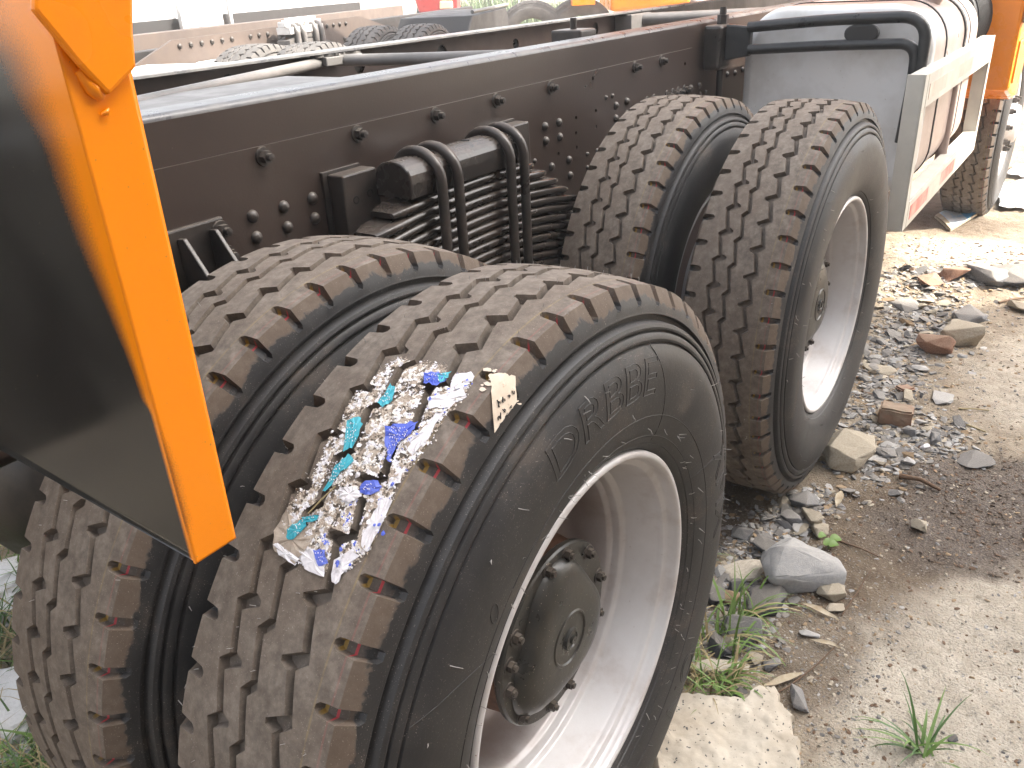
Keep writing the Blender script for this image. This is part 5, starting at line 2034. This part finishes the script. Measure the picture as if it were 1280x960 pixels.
tuft('grass_tuft', G(1150, 940), 22, 0.16, 0.006, ['grass_dark', 'grass_green'], 'green arching grass tuft on the bare earth at the bottom right', 2, 0.010, up=0.55, droop=1.3)
tuft('grass_tuft', G(895, 800), 34, 0.17, 0.006, ['grass_green', 'grass_dry'], 'tall green grass clump between the stones beside the near tyre', 3, 0.03, lean=(0.2, -0.4), up=0.9, wts=[3, 1])
tuft('grass_tuft', G(868, 852), 80, 0.15, 0.0038, ['grass_dry', 'grass_green'], 'straw-coloured grass clump against the near tyre above the concrete slab', 4, 0.035, lean=(0.1, -0.3), wts=[3, 1.4])
tuft('grass_tuft', G(905, 858), 30, 0.13, 0.007, ['grass_green', 'grass_dry'], 'broad-bladed grass clump just above the concrete slab', 6, 0.02, lean=(0.1, -0.3), up=0.8, wts=[3, 1])
tuft('grass_tuft', G(938, 770), 14, 0.14, 0.005, ['grass_green'], 'few seeding grass stems over the dark slate-grey stone', 8, 0.012, lean=(-0.2, -0.2), up=1.0)
tuft('grass_tuft', G(915, 785), 16, 0.20, 0.007, ['grass_green', 'grass_dry'], 'long arching grass blades over the speckled grey stone beside the tyre', 15, 0.02, lean=(0.1, -0.5), up=1.1, droop=1.5, wts=[4, 1])
tuft('grass_tuft', G(880, 700), 9, 0.10, 0.003, ['grass_dry', 'grass_green'], 'thin wispy grass at the shaded back of the near tyre', 9, 0.02, lean=(0.2, -0.3))

wp = MB()
c = G(1035, 686)
for k, (dx, dy, s) in enumerate(((0, 0, 0.017), (0.02, -0.012, 0.018), (-0.012, -0.016, 0.015), (0.006, 0.02, 0.013))):
    n = 12
    zc = gz(c.x, c.y) + 0.022 + 0.004 * k
    wp.add([(c.x + dx + s * math.cos(6.283 * i / n), c.y + dy + s * 0.85 * math.sin(6.283 * i / n), zc + 0.004 * math.sin(6.283 * i / n * 2)) for i in range(n)] + [(c.x + dx, c.y + dy, zc - 0.003)],
           [(i, (i + 1) % n, n) for i in range(n)], 0, True)
    wp.tube([(c.x, c.y, zc - 0.03), (c.x + dx, c.y + dy, zc - 0.003)], 0.0008, 4, caps=False)
tag(wp.build('weed', 'grass_green', None, recalc=False), 'little round-leaved green weed behind the big blue-grey stone', 'weed')


def twig(pts, r, label, material='twig', name='twig', cat='twig', branch=True):
    P = [G(x, y) for x, y in pts]
    path = []
    for i, p in enumerate(P):
        path.append(Vector((p.x, p.y, gz(p.x, p.y) + r * 1.2 + (0.006 if 0 < i < len(P) - 1 else 0))))
    mb = MB()
    mb.tube(path, [r * (1 - 0.6 * i / len(path)) for i in range(len(path))], 6)
    tag(mb.build(name, material), label, cat)


twig([(948, 880), (985, 862), (1020, 835), (1040, 815), (1054, 799)], 0.0022, 'reddish brown dry twig running up from the slab')
twig([(1052, 770), (1070, 745), (1088, 714)], 0.0022, 'short reddish twig right of the thin white pebble')
twig([(1045, 676), (1078, 690), (1098, 697)], 0.0028, 'brown twig lying right of the little green weed')
twig([(1248, 380), (1262, 378), (1290, 373)], 0.006, 'dark stick at the right edge of the rubble')
twig([(1124, 598), (1150, 605), (1175, 616)], 0.008, 'dark rotten stick on the damp soil')
twig([(1198, 512), (1218, 514), (1236, 515)], 0.003, 'straw stalk on the soil right of the half brick', 'grass_dry', 'straw', 'straw')
twig([(1208, 533), (1232, 541)], 0.003, 'short straw stalk right of the square grey stone', 'grass_dry', 'straw', 'straw')
twig([(862, 905 - 40), (920, 822), (982, 778)], 0.0012, 'long thin dry stem across the grass beside the near tyre', 'grass_dry', 'straw', 'straw')


def leaf_obj(a, b, wd_, label, lift=0.006):
    P, Q = G(*a), G(*b)
    d = Q - P
    s = Vector((-d.y, d.x, 0)).normalized()
    mb = MB()
    n = 10
    vs = []
    for i in range(n + 1):
        f = i / n
        c = P.lerp(Q, f)
        ww = wd_ * math.sin(math.pi * min(0.97, max(0.03, f))) ** 0.8
        z = gz(c.x, c.y) + lift + 0.006 * math.sin(f * 3)
        vs += [(c.x - s.x * ww, c.y - s.y * ww, z + 0.003), (c.x, c.y, z), (c.x + s.x * ww, c.y + s.y * ww, z + 0.004)]
    fs = [(3 * i + k, 3 * i + k + 1, 3 * i + k + 4, 3 * i + k + 3) for i in range(n) for k in (0, 1)]
    mb.add(vs, fs, 0, True)
    tag(mb.build('fallen_leaf', 'leaf_dry', None, recalc=False), label, 'leaf')


leaf_obj((1002, 757), (1048, 779), 0.008, 'narrow cream dead leaf below the cream angular stone')
leaf_obj((1013, 803), (1050, 814), 0.006, 'narrow dead leaf lying in front of the thin bluish chip')
leaf_obj((955, 860), (1003, 845), 0.009, 'dead leaf beside the grey wedge stone')
leaf_obj((1045, 636), (1052, 617), 0.011, 'pale yellow dead leaf on the damp earth before the cream boulder')


def crumpled(name, c, size, seed, material, label, cat, hgt=0.5):
    rd = random.Random(seed)
    bm = bmesh.new()
    bmesh.ops.create_icosphere(bm, subdivisions=4, radius=1.0)
    from mathutils import noise as mn
    for v in bm.verts:
        k = 1 + 0.35 * mn.noise(v.co * 1.6 + Vector((seed, 0, 0))) + 0.22 * abs(mn.noise(v.co * 4.5 + Vector((0, seed, 0)))) + 0.12 * abs(mn.noise(v.co * 10))
        v.co *= k
        v.co.z = max(v.co.z * hgt, -0.2)
    me = bpy.data.meshes.new(name)
    bm.to_mesh(me)
    bm.free()
    me.materials.append(MATS[material])
    o = link(name, me, None, (c.x, c.y, gz(c.x, c.y) + 0.15 * size))
    o.scale = (size, size * 0.9, size)
    return tag(o, label, cat)


crumpled('plastic_bag', G(18, 905), 0.13, 3, 'plastic_film', 'crumpled white plastic bag in the grass behind the inner tyre', 'plastic bag')
crumpled('plastic_bag', G(-20, 760), 0.16, 5, 'plastic_film', 'white plastic scrap at the left edge above the crumpled bag', 'plastic bag', 0.3)

# grass behind the wheels
gb = MB()
rd = random.Random(12)
for i in range(2600):
    x, y = rd.uniform(-0.75, 0.1), rd.uniform(0.65, 1.9)
    if x > -0.1 and rd.random() < 0.6:
        continue
    a = rd.random() * 6.28
    blade(gb, (x, y, -0.56), (math.cos(a), math.sin(a), rd.uniform(0.5, 1.8)), rd.uniform(0.10, 0.30), rd.uniform(0.003, 0.006), rd.uniform(0.8, 2.2), rd.choices((0, 1, 2), (3, 2, 3))[0], 5)
tag(gb.build('grass', ['grass_green', 'grass_dark', 'grass_dry'], None, recalc=False), 'wild grass growing under the chassis behind the inner tyre', 'grass', kind='stuff')

# blue and white packet by the guard
pk = MB()
c1, c2, c3, c4 = G(1168, 272), G(1208, 257), G(1221, 272), G(1188, 290)
zb = 0.02
top = [Vector((p.x, p.y, gz(p.x, p.y) + h)) for p, h in ((c1, 0.018), (c2, 0.03), (c3, 0.028), (c4, 0.016))]
bot = [Vector((p.x, p.y, p.z - 0.014)) for p in top]
nn = 8
grid = []
for j in range(nn + 1):
    for i in range(nn + 1):
        u, v = i / nn, j / nn
        p = (top[0] * (1 - u) + top[1] * u) * (1 - v) + (top[3] * (1 - u) + top[2] * u) * v
        grid.append(p + Vector((0, 0, 0.012 * math.sin(u * 5 + v * 3) * 0.6)))
pk.add(grid, [(j * (nn + 1) + i, j * (nn + 1) + i + 1, (j + 1) * (nn + 1) + i + 1, (j + 1) * (nn + 1) + i) for j in range(nn) for i in range(nn)], 0, True)
for k, f in enumerate(pk.f):
    if k % nn >= nn - 3:
        pk.mi[k] = 1
    elif k % nn == 0:
        pk.mi[k] = 2
pk.add(top + bot, [(0, 1, 5, 4), (1, 2, 6, 5), (2, 3, 7, 6), (3, 0, 4, 7)], 2)
tag(pk.build('packet', ['pack_white', 'pack_blue', 'leaf_dry'], None, recalc=False), 'flattened blue and white packet on the ground under the guard', 'packet')


# ================================================================== BACKGROUND: the next trucks in the yard
YAW = R(18)
BD, BN, BB = Vector((math.cos(YAW), math.sin(YAW), 0)), Vector((-math.sin(YAW), math.cos(YAW), 0)), Vector((2.58, 3.08, 0))
LC = lambda s, n, z: BB + BD * s + BN * n + Vector((0, 0, z))
RZ = Matrix.Rotation(YAW, 3, 'Z')


def lbox(mb, s0, s1, n0, n1, z0, z1, m=0):
    return mb.box(LC((s0 + s1) / 2, (n0 + n1) / 2, (z0 + z1) / 2), (s1 - s0, n1 - n0, z1 - z0), m, RZ)


TY2 = TYRE.copy()
TY2.materials.clear()
TY2.materials.append(MATS['bg_tyre'])
t2 = empty('truck', LC(0.8, 0.9, -0.47))
tag(t2, 'dusty sunlit truck chassis standing behind the near frame rails', 'truck')
for s_ in (0.0, 1.58):
    for n_ in (0.0, 0.36):
        c = LC(s_, n_, 0.10)
        wl = empty('wheel', c, t2)
        child('tyre', TY2, wl, c, (0, s_ + n_, YAW))
        child('rim', RIM, wl, c, (0, 0, YAW + (math.pi if n_ else 0)))
mb = MB()
lbox(mb, -3.5, 5.0, 0.78, 0.84, 0.46, 0.66)
fr2 = mb.build('frame_rail', 'bg_dark', t2, bevel=0.006)
mb = MB()
lbox(mb, -3.5, 5.0, 1.60, 1.66, 0.46, 0.70)
mb.build('frame_rail', 'bg_frame', t2, bevel=0.006)
mb = MB()
mb.prism([(-0.95, 0.50), (-0.25, 0.70), (2.05, 0.705), (2.75, 0.56), (2.75, 0.30), (-0.95, 0.30)], 0.70, 0.715, lambda a, b, h: LC(a, h, b))
pl2 = mb.build('side_plate', 'bg_frame', t2)
RV2 = rivet_mesh(0.016)
for s_ in (-0.2, -0.1, 0.0, 0.1, 0.2, 0.3, 0.5, 0.6, 0.7, 1.25, 1.4, 1.5, 1.6, 1.7, 1.8):
    child('rivet', RV2, pl2, LC(s_, 0.699, 0.665), (0, 0, YAW))
for s_, z_ in ((-0.55, 0.50), (-0.47, 0.50), (-0.38, 0.50), (1.75, 0.56), (1.9, 0.53), (2.0, 0.60), (2.15, 0.54), (0.2, 0.58)):
    child('rivet', RV2, pl2, LC(s_, 0.699, z_), (0, 0, YAW))
sp2 = empty('leaf_spring', LC(0.9, 0.55, 0.3), t2)
for k in range(9):
    mb = MB()
    z_ = 0.64 - 0.03 * k
    e = 0.24 + 0.055 * k
    P = [LC(0.92 + e * (i / 6 - 1), 0.58, z_ - 0.05 * (1 - i / 6) ** 2 * (0.6 + 0.1 * k)) for i in range(6)] + [LC(0.92 + e * (i / 6), 0.58, z_ - 0.05 * (i / 6) ** 2 * (0.6 + 0.1 * k)) for i in range(7)]
    vs = []
    for p in P:
        vs += [p + BN * -0.045 + Vector((0, 0, -0.012)), p + BN * -0.045 + Vector((0, 0, 0.012)), p + BN * 0.045 + Vector((0, 0, 0.012)), p + BN * 0.045 + Vector((0, 0, -0.012))]
    mb.add(vs, [(4 * i + a, 4 * i + (a + 1) % 4, 4 * i + 4 + (a + 1) % 4, 4 * i + 4 + a) for i in range(len(P) - 1) for a in range(4)] + [(0, 1, 2, 3), tuple(range(len(vs) - 4, len(vs)))], 0)
    mb.build('leaf', 'bg_steel', sp2)
for s_ in (0.76, 0.84, 1.0, 1.08):
    MB().tube([LC(s_, 0.515, 0.25), LC(s_, 0.515, 0.66), LC(s_, 0.53, 0.70), LC(s_, 0.58, 0.715), LC(s_, 0.63, 0.70), LC(s_, 0.645, 0.66), LC(s_, 0.645, 0.3)], 0.018, 8).build('u_bolt', 'bg_steel', sp2)
mb = MB()
lbox(mb, 0.70, 1.14, 0.53, 0.63, 0.657, 0.70)
for k in range(10):
    mb.box(LC(0.72 + 0.045 * k, 0.58, 0.715 + 0.01 * (k % 3)), (0.05, 0.07, 0.03), 0, Matrix.Rotation(k * 0.7, 3, 'Z'))
mb.build('clamp_block', 'bg_white', sp2, bevel=0.004)
mb = MB()
mb.prism([(-1.75, 0.40), (-1.65, 0.60), (-0.75, 0.62), (-0.62, 0.52), (-0.62, 0.40)], -0.16, 0.50, lambda a, b, h: LC(a, h, b))
mb.build('mudguard', 'bg_white', t2, bevel=0.01)
mb = MB()
lbox(mb, -0.12, 0.62, 0.52, 0.68, 0.40, 0.575)
mb.build('battery_box', 'bg_white', t2, bevel=0.01)
mb = MB()
mb.prism([(2.30, 0.55), (2.42, 0.66), (3.35, 0.68), (3.40, 0.60), (3.42, 0.40), (2.30, 0.40)], -0.10, 0.52, lambda a, b, h: LC(a, h, b))
mb.build('mudguard', 'bg_dark', t2, bevel=0.01)
MB().tube([LC(2.42, -0.1, 0.685), LC(3.38, -0.1, 0.70)], 0.015, 8).build('trim_bar', 'bg_grey', t2)
MB().tube([LC(-1.25, 0.3, 0.60), LC(-1.25, 0.3, 0.66)], 0.09, 16).build('round_cap', 'bg_white', t2)

# third chassis, with pale fenders and a white body
t3 = empty('truck', LC(1.5, 4.2, -0.5))
tag(t3, 'whitish truck farther back with rounded pale fender and long white body', 'truck')
mb = MB()
lbox(mb, -4.0, 6.0, 2.6, 2.68, 0.50, 0.74)
mb.build('frame_rail', 'bg_dark', t3, bevel=0.006)
mb = MB()
lbox(mb, -4.0, 6.0, 2.6, 2.72, 0.741, 0.76)
mb.build('flange', 'bg_white', t3)


def fender(s0, n0, n1, z0, rad, name, material, L=1.4):
    prof = [(s0 + rad - rad * math.cos(R(90 * i / 8)), z0 + rad * math.sin(R(90 * i / 8))) for i in range(9)]
    prof += [(s0 + rad + L, z0 + rad), (s0 + rad + L, z0 + rad - 0.05)]
    prof += [(s0 + rad - (rad - 0.05) * math.cos(R(90 * i / 8)), z0 + (rad - 0.05) * math.sin(R(90 * i / 8))) for i in range(8, -1, -1)]
    mb = MB()
    mb.prism(prof, n0, n1, lambda a, b, h: LC(a, h, b))
    return mb.build(name, material, t3, bevel=0.01)


fender(0.1, 2.75, 3.35, 0.55, 0.29, 'fender', 'bg_white', 1.7)
fender(-1.9, 2.75, 3.2, 0.60, 0.20, 'fender', 'bg_white', 0.4)
for s_ in (-1.2, 1.0):
    c = LC(s_ + 0.4, 3.1, 0.02)
    wl = empty('wheel', c, t3)
    child('tyre', TY2, wl, c, (0, 0.2, YAW))
    child('rim', RIM, wl, c, (0, 0, YAW))
mb = MB()
lbox(mb, -6.0, 4.2, 4.6, 6.8, 0.10, 0.83)
mb.build('tank_body', 'bg_grey', t3, bevel=0.05)
mb = MB()
lbox(mb, -6.0, 4.2, 4.55, 4.6, -0.2, 0.099)
mb.build('side_skirt', 'bg_grey', t3)
mb = MB()
lbox(mb, 2.6, 3.5, 3.0, 3.6, 0.3, 0.70)
mb.build('tool_box', 'bg_grey', t3, bevel=0.02)
mb = MB()
lbox(mb, 2.3, 2.9, 2.5, 2.52, 0.66, 0.80)
mb.build('number_plate_holder', 'bg_white', t3)
for s_ in (2.35, 2.75, 3.1):
    MB().tube([LC(s_, 2.55, 0.2), LC(s_, 2.55, 0.9)], 0.02, 8).build('pole', 'bg_white', t3)

# red cab
rp = px(548, 18, 2, 0.32)
rc = empty('red_truck', (rp.x, rp.y, -0.5))
tag(rc, 'red truck cab with square headlamp far behind the chassis', 'truck')
rv = Vector((RT.x, RT.y, 0)).normalized()
fv = Vector((FW.x, FW.y, 0)).normalized()
RC = lambda a, b, h: rp + rv * a + fv * h + Vector((0, 0, b - rp.z))
sc_ = (rp - CAM_LOC).dot(FW) / FOC
mb = MB()
mb.prism([(-24 * sc_, 0.36), (24 * sc_, 0.33), (26 * sc_, 0.9), (26 * sc_, 2.4), (-34 * sc_, 2.4), (-32 * sc_, 0.9)], 0, 2.0, RC)
mb.build('cab_body', 'red', rc, bevel=0.04)
mb = MB()
mb.prism([(2 * sc_, 0.42), (19 * sc_, 0.42), (19 * sc_, 0.56), (3 * sc_, 0.57)], -0.03, 0.02, RC)
mb.build('headlamp', 'lamp_glass', rc, bevel=0.02)
mb = MB()
mb.prism([(-30 * sc_, 0.02), (22 * sc_, 0.02), (22 * sc_, 0.325), (-30 * sc_, 0.325)], -0.08, 0.3, RC)
mb.build('bumper', 'bg_grey', rc, bevel=0.02)
for a_ in (-20, 16):
    c = RC(a_ * sc_, -0.02, 0.6)
    child('tyre', TY2, rc, c, (0, 0, math.atan2(rv.y, rv.x) + math.pi / 2))

# tall roadside grass and far machine
fg = MB()
rd = random.Random(44)
for i in range(2600):
    x_ = rd.uniform(578, 735)
    q = px(x_, rd.uniform(33, 42), 2, -0.47)
    q = q + fv * rd.uniform(-1, 4)
    a = rd.random() * 6.28
    hgt_ = rd.uniform(0.5, 1.25) * (1.0 if x_ < 650 else 0.75)
    blade(fg, (q.x, q.y, -0.5), (math.cos(a) * 0.4, math.sin(a) * 0.4, 1.2), hgt_, rd.uniform(0.02, 0.05), rd.uniform(0.3, 1.2), rd.choice((0, 0, 1)), 4)
tag(fg.build('tall_grass', ['grass_far', 'grass_dark'], None, recalc=False), 'tall pale green roadside grass beyond the trucks', 'grass', kind='stuff')

om = px(815, 6, 2, 0.45)
om0 = empty('orange_machine', (om.x, om.y, -0.5))
tag(om0, 'orange and white machine with big grey tyres beyond the grass', 'machine')
s2 = (om - CAM_LOC).dot(FW) / FOC
OC = lambda a, b, h: om + rv * a + fv * h + Vector((0, 0, b - om.z))
mb = MB()
mb.prism([(-50 * s2, 0.38), (48 * s2, 0.42), (52 * s2, 1.6), (-60 * s2, 1.6)], 0, 1.5, OC)
mb.build('body', 'orange', om0, bevel=0.05)
mb = MB()
mb.prism([(-20 * s2, 0.62), (24 * s2, 0.64), (26 * s2, 1.2), (-20 * s2, 1.2)], -0.05, 0.0, OC)
mb.build('panel', 'bg_white', om0)
mb = MB()
mb.prism([(-100 * s2, 0.5), (-72 * s2, 0.5), (-72 * s2, 0.62), (-100 * s2, 0.62)], -0.1, 0.3, OC)
mb.build('step', 'orange', om0)
for a_ in (-150, -88, 30):
    child('tyre', TY2, om0, OC(a_ * s2, 0.05, 0.3), (0, 0, math.atan2(rv.y, rv.x)))

# ------------------------------------------------------------------ thin haze added to stand for veiling glare
hz = MB()
hz.box2((-301, -301, -1.6), (601, 601, 9.6))
ho = hz.build('haze', [], None)
hm = bpy.data.materials.new('haze')
hm.use_nodes = True
hn = hm.node_tree
hn.nodes.remove(hn.nodes['Principled BSDF'])
pv = hn.nodes.new('ShaderNodeVolumePrincipled')
pv.inputs['Color'].default_value = (0.95, 0.95, 0.95, 1)
pv.inputs['Density'].default_value = 0.007
pv.inputs['Anisotropy'].default_value = 0.2
hn.links.new(pv.outputs[0], hn.nodes['Material Output'].inputs['Volume'])
ho.data.materials.append(hm)
tag(ho, 'thin pale haze added over the yard for veiling glare', 'haze', kind='stuff')

# white sheets standing in for sun patches on the ground
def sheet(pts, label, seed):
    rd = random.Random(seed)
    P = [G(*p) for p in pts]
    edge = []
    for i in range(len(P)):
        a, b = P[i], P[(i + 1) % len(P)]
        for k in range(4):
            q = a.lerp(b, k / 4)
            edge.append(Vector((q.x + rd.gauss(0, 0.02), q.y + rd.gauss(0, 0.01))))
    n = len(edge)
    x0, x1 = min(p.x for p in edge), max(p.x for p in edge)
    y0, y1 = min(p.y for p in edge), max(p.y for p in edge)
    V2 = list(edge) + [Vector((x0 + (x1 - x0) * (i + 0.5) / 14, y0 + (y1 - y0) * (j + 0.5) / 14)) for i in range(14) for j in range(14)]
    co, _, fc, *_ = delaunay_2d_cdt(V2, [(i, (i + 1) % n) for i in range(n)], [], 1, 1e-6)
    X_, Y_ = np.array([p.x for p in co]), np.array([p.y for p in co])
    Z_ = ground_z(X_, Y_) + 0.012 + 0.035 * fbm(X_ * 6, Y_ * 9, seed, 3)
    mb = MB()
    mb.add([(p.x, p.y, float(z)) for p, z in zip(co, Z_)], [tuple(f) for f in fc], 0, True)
    o = mb.build('sun_patch_sheet', 'plastic_film', None, recalc=False)
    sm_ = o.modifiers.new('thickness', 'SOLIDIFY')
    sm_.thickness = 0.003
    tag(o, label, 'plastic sheet')  # the sheets stand in for sun patches


sheet([(1215, 236), (1226, 228), (1262, 234), (1290, 224), (1290, 262), (1262, 266), (1246, 262), (1238, 248)], 'large white sheet standing in for a sun patch beyond the blue packet', 3)
sheet([(1256, 218), (1266, 210), (1290, 208), (1290, 228), (1264, 224)], 'smaller white sheet standing in for a sun patch at the right edge', 5)
